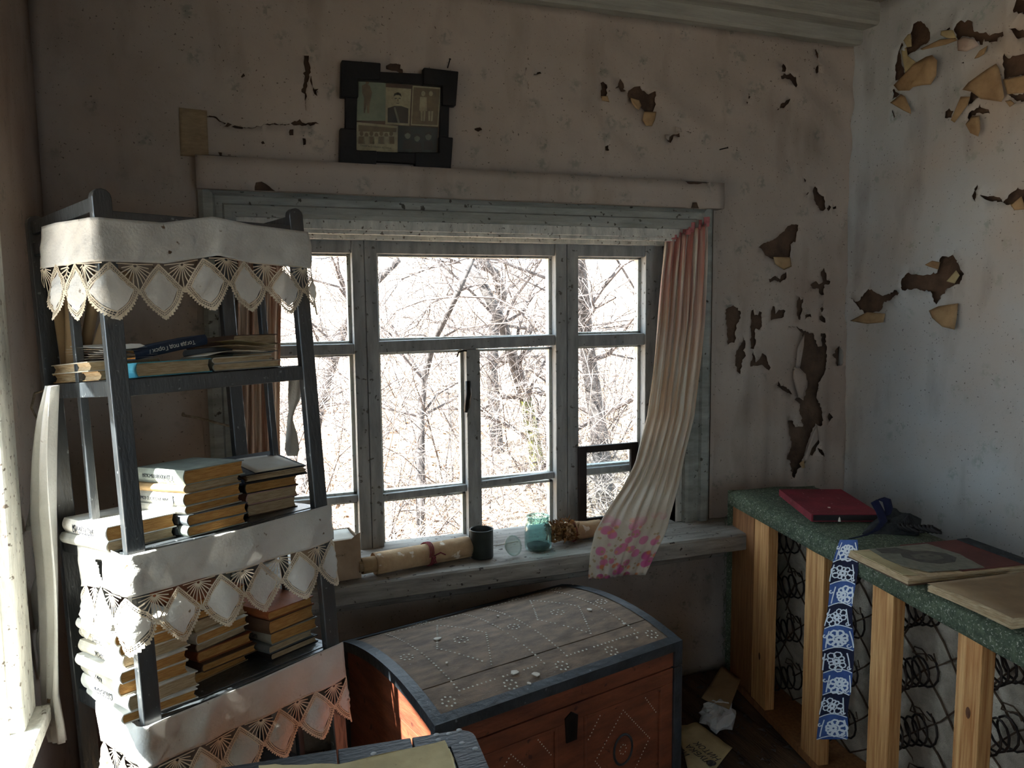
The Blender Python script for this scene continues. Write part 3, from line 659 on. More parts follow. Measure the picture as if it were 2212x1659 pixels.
# ------------------------------------------------------------------ crochet-edged valances
def valance(label, side, htab, lower=0, fan0=.075, mw=.105, band=.092, drop=.120, hole=None, seed=1):
    t = thing('lace_valance', label, 'valance', M=RM @ Matrix.Translation(Vector((.2, -.005, htab[0][1]))), group='lace valances on the bookrack')
    rnd = random.Random(seed); OFF = .006
    tot = side+RW+.008; corner = side
    def base(s):
        if s < corner-.02: return Vector((-OFF, corner-s-.004, 0)), Vector((-1, 0, 0))
        if s > corner+.02: return Vector((s-corner-.004, -OFF, 0)), Vector((0, -1, 0))
        k = (s-corner+.02)/.04; ang = k*PI/2
        c = Vector((.016-OFF+.0, .016-OFF, 0)); r = .018
        return Vector((c.x-r*math.cos(ang), c.y-r*math.sin(ang), 0)), Vector((-math.cos(ang), -math.sin(ang), 0))
    ph = rnd.uniform(0, 9)
    def surf(s, q, lift=0):
        p, n = base(s); h = pw(htab, s)[0]
        wv = (.004*math.sin(s*34+ph+9*q)+(.014 if seed == 1 else .008)*fbm(s*9, q*6, seed*3.3)+(.006 if seed == 1 else .003)*fbm((s+q)*22, (s-q)*6, seed))*min(1, q/.04)+.010*(q/.2)**2*(1+.4*math.sin(s*17+ph))
        pin = .010*math.exp(-((s-corner)/.05)**2)*(q/.2)
        return Vector((p.x, p.y, h-q))+n*(max(0, wv+.004)+pin+lift)
    def bot(s): return band+.006*math.sin(s*9+ph)*.5
    m = MB()
    m.grid(int(tot/.008), 14, lambda u, v: surf(u*tot, v*bot(u*tot)), skip=hole)
    m.build('cloth_band', 'cloth', t, smooth=True, world=False, solid=.0009).matrix_parent_inverse = PM[t.name].inverted() @ RM
    def put(mb, nm, mt): 
        o = mb.build(nm, mt, t, smooth=True, fix=False); o.matrix_parent_inverse = PM[t.name].inverted() @ RM; return o
    def rib(mb, pts, wd, lift=.0006):
        k = len(pts); o = len(mb.v)
        for i, (s, q) in enumerate(pts):
            s0, q0 = pts[max(i-1, 0)]; s1, q1 = pts[min(i+1, k-1)]; dx, dy = s1-s0, q1-q0; l = math.hypot(dx, dy) or 1
            nx, ny = -dy/l*wd/2, dx/l*wd/2
            mb.v += [surf(s-nx, q-ny, lift), surf(s+nx, q+ny, lift)]
        for i in range(k-1): mb.f.append((o+2*i, o+2*i+1, o+2*i+3, o+2*i+2)); mb.m.append(0)
    s = corner+fan0; 
    while s-mw > 0: s -= mw
    s -= mw*.5
    while s < tot+mw*.4:
        hw, hh, tc = mw*.5*.98, drop*.5, band+drop*.5-.002
        cl = lambda x: min(max(x, .001), tot-.001)
        if 0 <= s <= tot or (s+hw > .02 and s-hw < tot-.02):
            kk = .74
            def dfn(u, v, s=s):
                p_, q_ = 2*u-1, 2*v-1
                r0 = max(abs(p_), abs(q_)); bx = .15 if p_+q_ > 0 else .03; e_ = 1+bx*r0*math.cos(PI/2*min(1, abs(abs(p_)-abs(q_))/2+ (1-r0)))*.0
                x_, z_ = (p_-q_)/2, (p_+q_)/2; l1 = abs(x_)+abs(z_)+1e-6; e_ = 1+bx*math.sin(PI*abs(x_)/l1)*l1
                ss = s+hw*kk*x_*e_; qq = tc+hh*kk*z_*e_
                return surf(cl(ss), qq, .007*(1-p_*p_)*(1-q_*q_)+.002*math.sin(9*p_+5*q_+s*60))
            mb = MB(); mb.grid(8, 8, dfn); put(mb, 'cloth_diamond', 'cloth')
            lb = MB(); C4 = [(0, -1), (1, 0), (0, 1), (-1, 0)]
            for e in range(4):
                A_, Bq = C4[e], C4[(e+1) % 4]
                for k_, wd in ((.77, .0030), (.87, .0016), (.97, .0034)):
                    bul = .15 if e in (1, 2) else .03
                    pts = []
                    for i in range(9):
                        x = i/8; r_ = k_+bul*math.sin(x*PI)
                        pts.append((cl(s+hw*lerp(A_[0], Bq[0], x)*r_), tc+hh*lerp(A_[1], Bq[1], x)*r_))
                    rib(lb, pts, wd)
                n_ = 13
                for i in range(n_+1):
                    x = i/n_; b0 = (.15 if e in (1, 2) else .03)*math.sin(x*PI)
                    cx_, cz_ = lerp(A_[0], Bq[0], x), lerp(A_[1], Bq[1], x); x2 = min(1, x+.5/n_)
                    dx_, dz_ = lerp(A_[0], Bq[0], x2), lerp(A_[1], Bq[1], x2)
                    rib(lb, [(cl(s+hw*cx_*(.76+b0)), tc+hh*cz_*(.76+b0)), (cl(s+hw*dx_*(.97+b0)), tc+hh*dz_*(.97+b0))], .0013)
                    if e in (1, 2) and i < n_:
                        r2 = 1.075+b0+.03*(i % 2)
                        rib(lb, [(cl(s+hw*cx_*(.97+b0)), tc+hh*cz_*(.97+b0)), (cl(s+hw*dx_*r2), tc+hh*dz_*r2)], .0042)
            put(lb, 'lace_border', 'lace')
        f = s+mw*.5
        if .004 < f < tot-.004:
            fb = MB(); zc = band+.004
            rib(fb, [(cl(f-.040), band+.001), (cl(f), band+.002), (cl(f+.040), band+.001)], .0022)
            for i in range(11):
                an = math.radians(-78+156*i/10); le = .043-.013*abs(math.sin(an))+(.006 if i % 2 else 0)
                pts = [(cl(f+math.sin(an)*r_), zc+math.cos(an)*r_*(1+.15*(1-abs(math.sin(an))))) for r_ in (.004, .015, .028, le)]
                rib(fb, pts, .0024)
            rib(fb, [(cl(f+.006*math.sin(a_)), zc+.003+.005*math.cos(a_)) for a_ in [PI*2*i/8 for i in range(9)]], .0018)
            put(fb, 'lace_fan', 'lace')
        s += mw
    return t
valance('white cotton valance with crochet points round the top of the bookrack', .255,
        [(0, 1.761), (.08, 1.758), (.25, 1.742), (.40, 1.741), (.52, 1.764), (.62, 1.752), (.78, 1.745)], seed=1)
valance('torn white crochet valance on the bookrack shelf holding the loose-paper album', .235,
        [(0, 1.03), (.12, 1.045), (.24, 1.034), (.5, 1.030), (.76, 1.036)], fan0=.045, hole=lambda u, v: (.10 < u < .17 and .35 < v < .35+(u-.10)*8), seed=2)
valance('white crochet valance on the bookrack shelf just above the table top', .22,
        [(0, .668), (.22, .664), (.48, .662), (.74, .668)], fan0=.06, seed=3)

# ------------------------------------------------------------------ books
def book(label, Wd, Ln, T, cover, pages, M, txt=None, tsize=None, ink='ink', group=None, block=False, name='book', cat='book', skew=0, flip=True):
    t = thing(name, label, cat, M=M, group=group); m = MB(); c = .0022
    sk = lambda x, y, z: (x+skew*z, y, z)
    n = 6; prof = [(Wd, 0), (0, 0)]+[(-.006*math.sin(PI*i/n), T*i/n) for i in range(1, n)]+[(0, T), (Wd, T)]
    inn = [(Wd, T-c), (.001, T-c)]+[(.001-.004*math.sin(PI*i/n), T-(T*i/n)) for i in range(1, n)]+[(.001, c), (Wd, c)]
    pr = prof+inn; k = len(pr)
    v = [sk(x, 0, z) for x, z in pr]+[sk(x, Ln, z) for x, z in pr]; h = len(prof)
    f = [(i, (i+1) % k, k+(i+1) % k, k+i) for i in range(k)]
    for e in (0, k):
        for i in range(h-1): f.append((e+i, e+i+1, e+k-2-i, e+k-1-i))
    m.add(v, f); cv = m.build('cover', 'cover_'+cover, t)
    m = MB(); pts = [(Wd-.004, c), (0, c)]+[(-.003*math.sin(PI*i/4), lerp(c, T-c, i/4)) for i in range(1, 4)]+[(0, T-c), (Wd-.004, T-c)]+[(Wd-.008, T*.5)]
    k = len(pts); m.add([sk(x, .003, z) for x, z in pts]+[sk(x, Ln-.003, z) for x, z in pts], [tuple(range(k)), tuple(range(2*k-1, k-1, -1))]+[(i, k+i, k+(i+1) % k, (i+1) % k) for i in range(k)])
    m.build('page_block', pages, t)
    if txt:
        ts = tsize or T*.55
        X = Vector((0, 1, 0)) if flip else Vector((0, -1, 0)); Z = Vector((-1, 0, 0)); Y = Z.cross(X)
        lettering(cv, txt, ts, frame_mat((-.0066+skew*T/2, Ln*.5, T*.5), X, Y, Z), ink)
        if block: MB().box(-.0072, -.006, Ln*.17, Ln*.25, T*.12, T*.88).build('spine_emblem', 'cover_slate', cv)
    return t
ORD = ['', 'second', 'third', 'fourth', 'fifth', 'sixth', 'seventh', 'eighth', 'ninth']
def place_pile(a, b, h, yaw, specs, where, group, jit=.012):
    n = len(specs)
    for i, sp in enumerate(specs):
        Wd, Ln, T, cov, pg = sp[:5]; kw = sp[5] if len(sp) > 5 else {}
        k = n-1-i
        pos = 'bottom' if i == 0 and n > 1 else ('top' if k == 0 else ORD[k]+' from top')
        cn = {'cream': 'cream', 'white': 'white', 'slate': 'dark grey', 'rust': 'rust brown', 'navy': 'dark blue', 'wine': 'wine red', 'sage': 'greyish green'}.get(cov, cov)
        yw = yaw+math.radians(rj(4)+kw.pop('dyaw', 0)); d = Vector((rj(jit), rj(jit), 0))
        M = RM @ Matrix.Translation(Vector((a, b, h))+d) @ Matrix.Rotation(yw, 4, 'Z')
        book(f'{cn} book, {pos} {where}', Wd, Ln, T, cov, pg, M, group=group, **kw); h += T+.0004
    return h
g2, g1, g3 = 'books on the middle shelf of the bookrack', 'books on the upper shelf of the bookrack', 'books on the lower shelf of the bookrack'
h2, h1, h3 = SH[1]+.0005, SH[0]+.0005, SH[2]+.0005
place_pile(-.012, .055, h2, 0, [(.15, .235, .024, 'grey', 'pages_pale'), (.15, .24, .032, 'white', 'pages', dict(txt='ИСТОРИЯ', tsize=.024))], 'of the sunlit pair, rack middle shelf', g2, .004)
place_pile(.150, .020, h2, math.radians(4), [(.15, .225, .024, 'sage', 'pages', dict(txt='АЛГЕБРА', tsize=.011, block=True)), (.15, .225, .026, 'slate', 'pages', dict(txt='УЧЕБНИК РУССКОГО', tsize=.010, block=True)),
    (.15, .22, .020, 'cream', 'pages'), (.15, .225, .028, 'grey', 'pages', dict(txt='УЧЕБНИК РУССКОГО ЯЗЫКА', tsize=.011, block=True)), (.15, .22, .018, 'tan', 'pages_pale'),
    (.155, .22, .034, 'sage', 'pages', dict(txt='Г.Добровольская', tsize=.016))], 'of the spine-out pile beside the album', g2, .005)
ht = place_pile(.335, .075, h2, math.radians(-8), [(.135, .20, .030, 'brown', 'pages_pale'), (.14, .20, .028, 'pink', 'pages_pale'), (.14, .20, .026, 'black', 'pages')], 'of the pile under the album', g2, .006)
# worn album lying open on that pile, loose sheet on it
M = RM @ Matrix.Translation(Vector((.328, .085, ht+.005))) @ Matrix.Rotation(math.radians(-9), 4, 'Z') @ Matrix.Rotation(math.radians(7), 4, 'X')
al = thing('album', 'dark worn album with frayed pages on top of the book pile', 'album', M=M)
MB().box(-.012, .165, -.03, .19, 0, .004).build('cover', 'cover_black', al, bevel=.001)
m = MB(); m.add([(.0, -.01, -.0015), (.14, -.01, -.0015), (.14, .17, -.022), (0, .17, -.022), (0, .17, 0), (.14, .17, 0)], [(0, 1, 5, 4), (0, 3, 2, 1), (3, 4, 5, 2), (0, 4, 3), (1, 2, 5)]); m.build('page_fan', 'pages_pale', al)
MB().tube([(-.010, -.03, .006), (-.010, .19, .006)], .008, 8).build('spine', 'cover_navy', al, smooth=True)
m = MB()
for i in range(9): 
    z = .0045+i*.0017; x1 = .160+rj(.008); y0 = -.026+rj(.004); m.box(.004+rj(.002), x1, y0, .182+rj(.006), z, z+.0014)
m.build('page_block', 'pages_pale', al)
MB().box(-.012, .163, -.028, .186, .0203, .0235).build('cover', 'cover_black', al, bevel=.001)
M2 = M @ Matrix.Translation(Vector((.028, -.024, .0242)))
ls = MB().grid(6, 6, lambda u, v: (u*.125, v*.165, .0012*math.sin(u*5)*v)).build('loose_sheet', 'paper_white', None, smooth=True, solid=.0006, label='white sheet of paper lying on the dark album', cat='paper')
ls.matrix_world = M2
# upper shelf
for i, (T, cov) in enumerate(((.020, 'tan'), (.022, 'cream'))):
    M = RM @ Matrix.Translation(Vector((.165, .335-i*.01, h1+(.0205 if i else 0)))) @ Matrix.Rotation(math.radians(180+rj(3)), 4, 'Z')
    book(('charred cream book on top of tan book, rack upper shelf', 'tan book under the charred book, rack upper shelf')[1-i], .155, .225, T, cov, 'pages_pale', M, group=g1)
m = MB(); rnd = random.Random(5)
for k in range(7):
    z0 = h1+.044+k*.0035
    m.grid(8, 3, lambda u, v, k=k, z0=z0: (.02+v*.10+.012*math.sin(u*7+k), .05+u*.20, z0+.006*math.sin(u*9+k*1.7)*v+.003*k*u))
crm = m.build('crumpled_pages', 'paper_white', None, smooth=True, label='crumpled scorched white pages on the bookrack upper shelf', cat='paper'); crm.matrix_world = RM
place_pile(.065, .010, h1, math.radians(2), [(.175, .20, .032, 'teal', 'pages_pale')], 'of turquoise worn book with curling cover, rack upper shelf', g1, .002)
M = RM @ Matrix.Translation(Vector((.255, .055, h1+.066))) @ Matrix.Rotation(math.radians(-9), 4, 'Y') @ Matrix.Rotation(math.radians(90), 4, 'Z')
book('dark blue book with white script on its spine, rack upper shelf', .12, .175, .024, 'navy', 'pages', M, txt='Тогда под Горск /', tsize=.013, ink='ink_pale', group=g1)
place_pile(.25, .02, h1, math.radians(-3), [(.17, .20, .018, 'grey', 'pages_pale'), (.15, .19, .014, 'cream', 'pages_pale')], 'of loose pair beside the turquoise book', g1, .004)
place_pile(.355, .11, h1, math.radians(10), [(.14, .19, .022, 'brown', 'pages_pale'), (.14, .19, .018, 'sage', 'pages_pale'), (.145, .19, .020, 'slate', 'pages_pale'), (.14, .19, .026, 'brown', 'pages_pale')], 'of the pile against the window, rack upper shelf', g1, .005)
for i in range(3):   # loose curled sheets among the upper books
    p0 = Vector((.22+.05*i, -.004+.02*i, h1+.038+.010*i))
    o = MB().grid(10, 4, lambda u, v, i=i, p0=p0: p0+Vector((u*.16-.02*v, v*.09, .010*math.sin(u*3+i)*(1-u*.4)+.003*i))).build('loose_sheet', ('paper_white', 'pages_pale', 'paper_old')[i], None, smooth=True, solid=.0005,
        label=('white loose sheet curling among the upper shelf books', 'tan loose sheet curling among the upper shelf books', 'yellowed loose sheet curling among the upper shelf books')[i], cat='paper', group='loose sheets on the upper shelf')
    o.matrix_world = RM
# paper rolls standing in the back corner of the upper shelf
for i, (a, b, r_, la, lb) in enumerate(((.045, .30, .018, .02, .02), (.075, .33, .014, .05, -.01), (.05, .34, .016, -.01, .02), (.095, .315, .020, .07, -.05))):
    m = MB(); A0 = Vector((a, b, h1+.024)); A1 = Vector((a+la, b+lb-.02, h1+.26)); ax = (A1-A0).normalized(); nx = ax.orthogonal().normalized(); ny = ax.cross(nx)
    m.grid(26, 5, lambda u, v: A0.lerp(A1, v)+(nx*math.cos(u*13)+ny*math.sin(u*13))*(r_*(.55+.45*u)*(1+.1*v)))
    o = m.build('paper_roll', 'paper_brown', None, smooth=True, solid=.0006, label='brown paper roll standing in the back corner of the upper shelf', cat='paper roll', group='paper rolls on the upper shelf')
    o.matrix_world = RM
# lower shelf
place_pile(-.015, .045, h3, math.radians(-2), [(.16, .24, .022, 'white', 'pages'), (.155, .245, .034, 'white', 'pages_pale', dict(txt='СЛОВАРЬ', tsize=.020)), (.15, .235, .030, 'cream', 'pages', dict(txt='КАРИ', tsize=.018)),
    (.15, .22, .026, 'white', 'pages'), (.15, .215, .028, 'cream', 'pages_pale', dict(txt='УРОК', tsize=.016)), (.155, .23, .026, 'cream', 'pages', dict(txt='1 ТАЛАНТ', tsize=.014)), (.15, .22, .024, 'white', 'pages')], 'of the sunlit pile, rack lower shelf', g3, .010)
place_pile(.180, .10, h3, math.radians(6), [(.15, .20, .022, 'tan', 'pages'), (.15, .21, .020, 'brown', 'pages'), (.15, .20, .026, 'rust', 'pages'), (.15, .20, .024, 'brown', 'pages_pale'), (.15, .205, .024, 'cream', 'pages'),
    (.15, .20, .028, 'tan', 'pages_pale', dict(txt='РОМАН', tsize=.014)), (.15, .20, .022, 'brown', 'pages'), (.15, .2, .024, 'rust', 'pages')], 'of the pile mid rack lower shelf', g3, .012)
place_pile(.352, .055, h3, math.radians(3), [(.145, .21, .018, 'black', 'pages_pale'), (.14, .21, .020, 'slate', 'pages_pale'), (.14, .21, .030, 'grey', 'pages', dict(txt='БИБЛИОТЕКА', tsize=.014)), (.145, .21, .034, 'brown', 'pages'), (.14, .21, .022, 'rust', 'pages')], 'of the window-side pile, rack lower shelf', g3, .008)
place_pile(.16, .06, SH[3]+.0005, 0, [(.15, .21, .03, 'brown', 'pages_pale'), (.15, .21, .03, 'tan', 'pages_pale')], 'on the bookrack bottom shelf', 'books on the bottom shelf', .01)

# ------------------------------------------------------------------ towels hanging at the rack's far side, rag under the upper shelf, cord
def hung(name, label, cat, rows, a, folds, amp, material, nv=40, scallop=0, parent=None):
    y0, y1 = rows[0][0], rows[-1][0]
    def fn(u, v):
        py = lerp(y0, y1, v); xl, xr = pw(rows, py); p = rloc(lerp(xl, xr, u), py+scallop*abs(math.sin(u*PI*2.5))*max(0, v*8-7), a=a)
        return RM @ (p+Vector((-amp*(.5+.5*math.sin(u*folds*2*PI+v*2))*(1+.3*math.sin(v*7)), 0, 0)))
    m = MB(); m.grid(24, nv, fn); return m.build(name, material, parent, smooth=True, world=parent is not None, solid=.001, label=label, cat=cat)
tw = thing('hanging_towel', 'long folded white towel hanging down the side of the bookrack', 'towel', loc=RM @ Vector((-.03, .38, .54)))
hung('cloth', None, None, [(832, 119, 131), (900, 104, 131), (980, 96, 131), (1100, 88, 134), (1250, 96, 136), (1400, 100, 136), (1500, 108, 137), (1560, 118, 150), (1594, 128, 153)], -.03, 2.2, .022, 'cloth', parent=tw, scallop=5)
lc = thing('lace_cloth', 'narrow cream lace strip hanging behind the long white towel', 'lace', loc=RM @ Vector((-.02, .44, .8)))
for rows in ([(1022, 81, 101), (1060, 76, 98), (1120, 67, 94), (1143, 65, 92)], [(1246, 82, 101), (1270, 78, 99), (1340, 70, 97), (1358, 70, 95)], [(1352, 89, 100), (1400, 88, 98), (1460, 90, 96)]):
    hung('cloth_panel', None, None, rows, -.02, 1, .010, 'cloth', nv=12, parent=lc, scallop=4)
for (fx, fy) in ((96, 985), (96, 1235)):
    m = MB(); c = rloc(fx, fy, a=-.024)
    for i in range(14):
        an = 2*PI*i/14; m.tube([RM @ (c+Vector((0, .006*math.cos(an), .006*math.sin(an)))), RM @ (c+Vector((-.003, .030*math.cos(an), .034*math.sin(an))))], .0012, 4)
    m.build('lace_rosette', 'lace', lc, world=True)
m = MB(); m.tube([RM @ rloc(105, 925, a=-.024), RM @ rloc(99, 955, a=-.024)], .0015, 4).tube([RM @ rloc(97, 1005, a=-.024), RM @ rloc(92, 1024, a=-.024)], .0015, 4).tube([RM @ rloc(90, 1140, a=-.022), RM @ rloc(95, 1215, a=-.022)], .0012, 4).tube([RM @ rloc(95, 1255, a=-.022), RM @ rloc(92, 1252, a=-.022)], .0012, 4)
m.build('lace_thread', 'lace', lc, world=True)
def ragfn(u, v):
    py = lerp(815, 985, v); xl, xr = pw([(815, 624, 650), (860, 625, 652), (885, 626, 640), (905, 622, 634), (940, 616, 642), (970, 612, 644), (985, 618, 640)], py)
    p = rloc(lerp(xl, xr, u), py, b=.10); return RM @ (p+Vector((0, .006*math.sin(u*6+v*5), 0)))
MB().grid(8, 24, ragfn).build('lace_rag', 'cloth', None, smooth=True, solid=.0008, label='small beige lace rag dangling under the upper bookrack shelf', cat='rag')
loop = [RM @ rloc(x, y, a=.0) for x, y in ((112, 838), (75, 850), (68, 880), (80, 905), (100, 900), (110, 860))]
MB().tube(loop, .003, 5).build('twine_loop', 'rope', None, smooth=True, label='loop of twine tied to the back corner of the bookrack', cat='twine')
# ------------------------------------------------------------------ domed trunk
CH = .54
c0 = onz(940, 1570, CH); c1 = onz(1472, 1385, CH); c2 = onz(755, 1395, CH)
cx_ = (c1-c0).normalized(); cl_ = (c1-c0).length; cyv = Vector((-cx_.y, cx_.x, 0)); cd_ = (c2-c0).dot(cyv)*1.06
CM = frame_mat((c0.x, c0.y, 0), cx_, cyv, rz)
chest = thing('trunk', 'reddish brown domed wooden trunk with dotted lid and dark bands', 'trunk', M=CM)
CW, CD, LIP = cl_, cd_, .075
m = MB().box(.008, CW-.008, .012, CD-.008, .02, CH-LIP)
m.build('body', 'chest_red', chest, bevel=.003)
m = MB()   # base skirt
m.box(-.004, CW+.004, -.002, CD+.002, 0, .05).build('base', 'chest_band', chest, bevel=.004)
CROWN = .044
def lidz(q): return CH+CROWN*(1-(2*q-1)**2)
def lid_board(q0, q1, nm):
    m = MB(); n = 14
    def top(u, v): q = lerp(q0, q1, v); return (lerp(0.004, CW-.004, u), q*CD, lidz(q)+.0015*fbm(u*6, q*9, 4))
    m.grid(24, n, top); m.grid(24, n, lambda u, v: (lerp(0.004, CW-.004, u), lerp(q0, q1, v)*CD, lidz(lerp(q0, q1, v))-.016))
    for e in (q0, q1):
        m.grid(24, 1, lambda u, v, e=e: (lerp(.004, CW-.004, u), e*CD, lidz(e)-.016*v))
    for e in (.004, CW-.004): m.grid(n, 1, lambda u, v, e=e: (e, lerp(q0, q1, u)*CD, lidz(lerp(q0, q1, u))-.016*v))
    return m.build(nm, 'chest_lid', chest, smooth=False)
lid_board(0, .215, 'lid_board'); lid_board(.222, 1.0, 'lid_board')
m = MB().box(0.004, CW-.004, .200*CD, .240*CD, lidz(.22)-.03, lidz(.22)-.02); m.build('lid_batten', 'black_frame', chest)
for e in (.006, CW-.018):    # lid end boards
    prof = [(0, CH-LIP+.002)]+[(i/16*CD, lidz(i/16)-.004) for i in range(17)]+[(CD, CH-LIP+.002)]
    m = MB(); n = len(prof); m.add([(e, y, z) for y, z in prof]+[(e+.012, y, z) for y, z in prof], [tuple(range(n)), tuple(range(2*n-1, n-1, -1))]+[(i, n+i, n+(i+1) % n, (i+1) % n) for i in range(n)])
    m.build('lid_end', 'chest_red', chest)
MB().box(.006, CW-.006, .004, .016, CH-LIP+.003, CH-.002).build('lid_front', 'chest_red', chest, bevel=.002)
MB().box(.006, CW-.006, CD-.016, CD-.004, CH-LIP+.003, CH-.002).build('lid_back', 'chest_red', chest, bevel=.002)
# dark bands round the lid and up the corners
def arcband(x0, x1, off=.003):
    m = MB(); m.grid(1, 20, lambda u, v: (lerp(x0, x1, u), lerp(-.003, CD+.003, v), lidz(v)+off))
    m.grid(1, 20, lambda u, v: (lerp(x0, x1, u), lerp(-.003, CD+.003, v), lidz(v)-.004)); return m
for x0, x1, e in ((-.002, .030, -.002), (CW-.030, CW+.002, CW+.002)):
    m = arcband(x0, x1); m.grid(20, 1, lambda u, v: (e, lerp(-.003, CD+.003, u), lidz(u)+.003-.030*v))
    m.build('lid_band', 'chest_band', chest)
for y0, y1, e in ((-.003, .026, -.003), (CD-.026, CD+.003, CD+.003)):
    m = MB(); m.grid(20, 4, lambda u, v: (lerp(-.002, CW+.002, u), lerp(y0, y1, v), lidz(lerp(y0, y1, v)/CD)+.0035))
    m.grid(20, 1, lambda u, v: (lerp(-.002, CW+.002, u), e, CH+.004-.028*v)); m.build('lid_band', 'chest_band', chest)
for x0, x1 in ((-.003, .030), (CW-.030, CW+.003)):
    for y0, y1 in ((-.003, .020), (CD-.020, CD+.003)):
        MB().box(x0, x1, y0, y1, .045, CH-LIP).build('corner_band', 'chest_band', chest, bevel=.002)
        MB().box(x0, x1, y0, y1, CH-LIP+.003, CH-.004).build('corner_band', 'chest_band', chest, bevel=.002)
# panelled front
def front(x0, x1, z0, z1, y=.004, mt='chest_red', nm='front_rail', d=.012): return MB().box(x0, x1, y, d, z0, z1).build(nm, mt, chest, bevel=.002)
zt = CH-LIP-.002
front(.03, CW-.03, zt-.045, zt); front(.03, CW-.03, .05, .10)
sx = (.030, .40, .46, CW-.03)
front(.03, .075, .10, zt-.045, nm='front_stile'); front(CW/2-.045, CW/2+.045, .10, zt-.045, nm='front_stile'); front(CW-.075, CW-.03, .10, zt-.045, nm='front_stile')
pan = ((.075, CW/2-.045), (CW/2+.045, CW-.075))
for a, b in pan:
    MB().box(a, b, .009, .013, .10, zt-.045).build('front_panel', 'chest_red', chest)
    m = MB(); t_ = .010
    m.box(a, a+t_, .002, .010, .10, zt-.045).box(b-t_, b, .002, .010, .10, zt-.045).box(a+t_, b-t_, .002, .010, zt-.045-t_, zt-.045).box(a+t_, b-t_, .002, .010, .10, .10+t_)
    m.build('panel_moulding', 'chest_red', chest, bevel=.002)
    c = (a+b)/2; m = MB(); zc = .27
    m.tube([(c+.035*math.cos(i*PI/10), .0085, zc+.045*math.sin(i*PI/10)) for i in range(21)], .004, 5, caps=False)
    m.build('painted_ring', 'chest_band', chest, smooth=True)
m = MB().prism([(CW/2-.018, zt-.10), (CW/2+.018, zt-.10), (CW/2+.022, zt-.03), (CW/2, zt-.016), (CW/2-.022, zt-.03)], 0, .004, Matrix(((1, 0, 0, 0), (0, 0, -1, .004), (0, 1, 0, 0), (0, 0, 0, 1))))
ls_ = m.build('lock_plate', 'iron', chest)
MB().box(CW/2-.003, CW/2+.003, -.0012, .001, zt-.07, zt-.045).build('keyhole', 'black_frame', ls_)
# dotted decoration
dots = MB(); fd = MB(); nd = 0
def lid_dot(s_, q, r=.0032):
    z = lidz(q)+.0022; n = 6
    sl = -CROWN*4*(2*q-1)/CD
    o = len(dots.v)
    for i in range(n): a = 2*PI*i/n; dots.v.append(Vector((s_+r*math.cos(a), q*CD+r*math.sin(a), z+sl*r*math.sin(a))))
    dots.v.append(Vector((s_, q*CD, z+.0012)))
    for i in range(n): dots.f.append((o+i, o+(i+1) % n, o+n)); dots.m.append(0)
def lid_line(s0, q0, s1, q1, step=.0135, keep=.93):
    d = math.hypot(s1-s0, (q1-q0)*CD); n = max(1, int(d/step))
    for i in range(n+1):
        if random.random() < keep: lid_dot(lerp(s0, s1, i/n), lerp(q0, q1, i/n), .0030+rj(.0006))
def rosette(s_, q, r=.017):
    for i in range(8): lid_dot(s_+r*math.cos(i*PI/4), q+r*math.sin(i*PI/4)/CD, .0034)
    lid_dot(s_, q, .003)
for s0, s1 in ((.115, .385), (.465, .735)):
    lid_line(s0, .14, s0, .90); lid_line(s1, .14, s1, .90); lid_line(s0, .14, s1, .14); lid_line(s0, .90, s1, .90)
    mid = (s0+s1)/2
    lid_line(s0+.05, .50, mid, .24); lid_line(mid, .24, s1-.05, .52); lid_line(s0+.05, .50, mid+.01, .80); lid_line(mid+.01, .80, s1-.05, .52)
    rosette(mid, .52, .02)
for s_, q in ((.07, .10), (.25, .08), (.425, .09), (.60, .08), (.77, .10), (.425, .5), (.07, .5), (.77, .5), (.25, .95), (.60, .95), (.77, .92)): rosette(s_, q)
dots.build('dotted_ornament', 'dot_paint', chest, kind='stuff')
def fdot(x, z, r=.0022):
    o = len(fd.v); n = 5
    for i in range(n): a = 2*PI*i/n; fd.v.append(Vector((x+r*math.cos(a), .0085, z+r*math.sin(a))))
    fd.v.append(Vector((x, .0074, z)))
    for i in range(n): fd.f.append((o+i, o+(i+1) % n, o+n)); fd.m.append(0)
for a, b in pan:
    c = (a+b)/2; P4 = [(c, zt-.075), (b-.045, .27), (c, .13), (a+.045, .27)]
    for i in range(4):
        p, q = P4[i], P4[(i+1) % 4]; n = int(math.hypot(p[0]-q[0], p[1]-q[1])/.010)
        for k in range(n): fdot(lerp(p[0], q[0], k/n), lerp(p[1], q[1], k/n))
    for sx_, sg in ((a+.02, 1), (b-.02, -1)):
        for k in range(9): fdot(sx_+sg*k*.006, zt-.12+k*.008 if sg > 0 else zt-.12+k*.008)
    for i in range(8): fdot(c+.012*math.cos(i*PI/4), .27+.014*math.sin(i*PI/4))
    for i in range(8): fdot(c+.012*math.cos(i*PI/4), .17+.012*math.sin(i*PI/4))
fd.build('dotted_ornament', 'dot_paint', chest, kind='stuff')
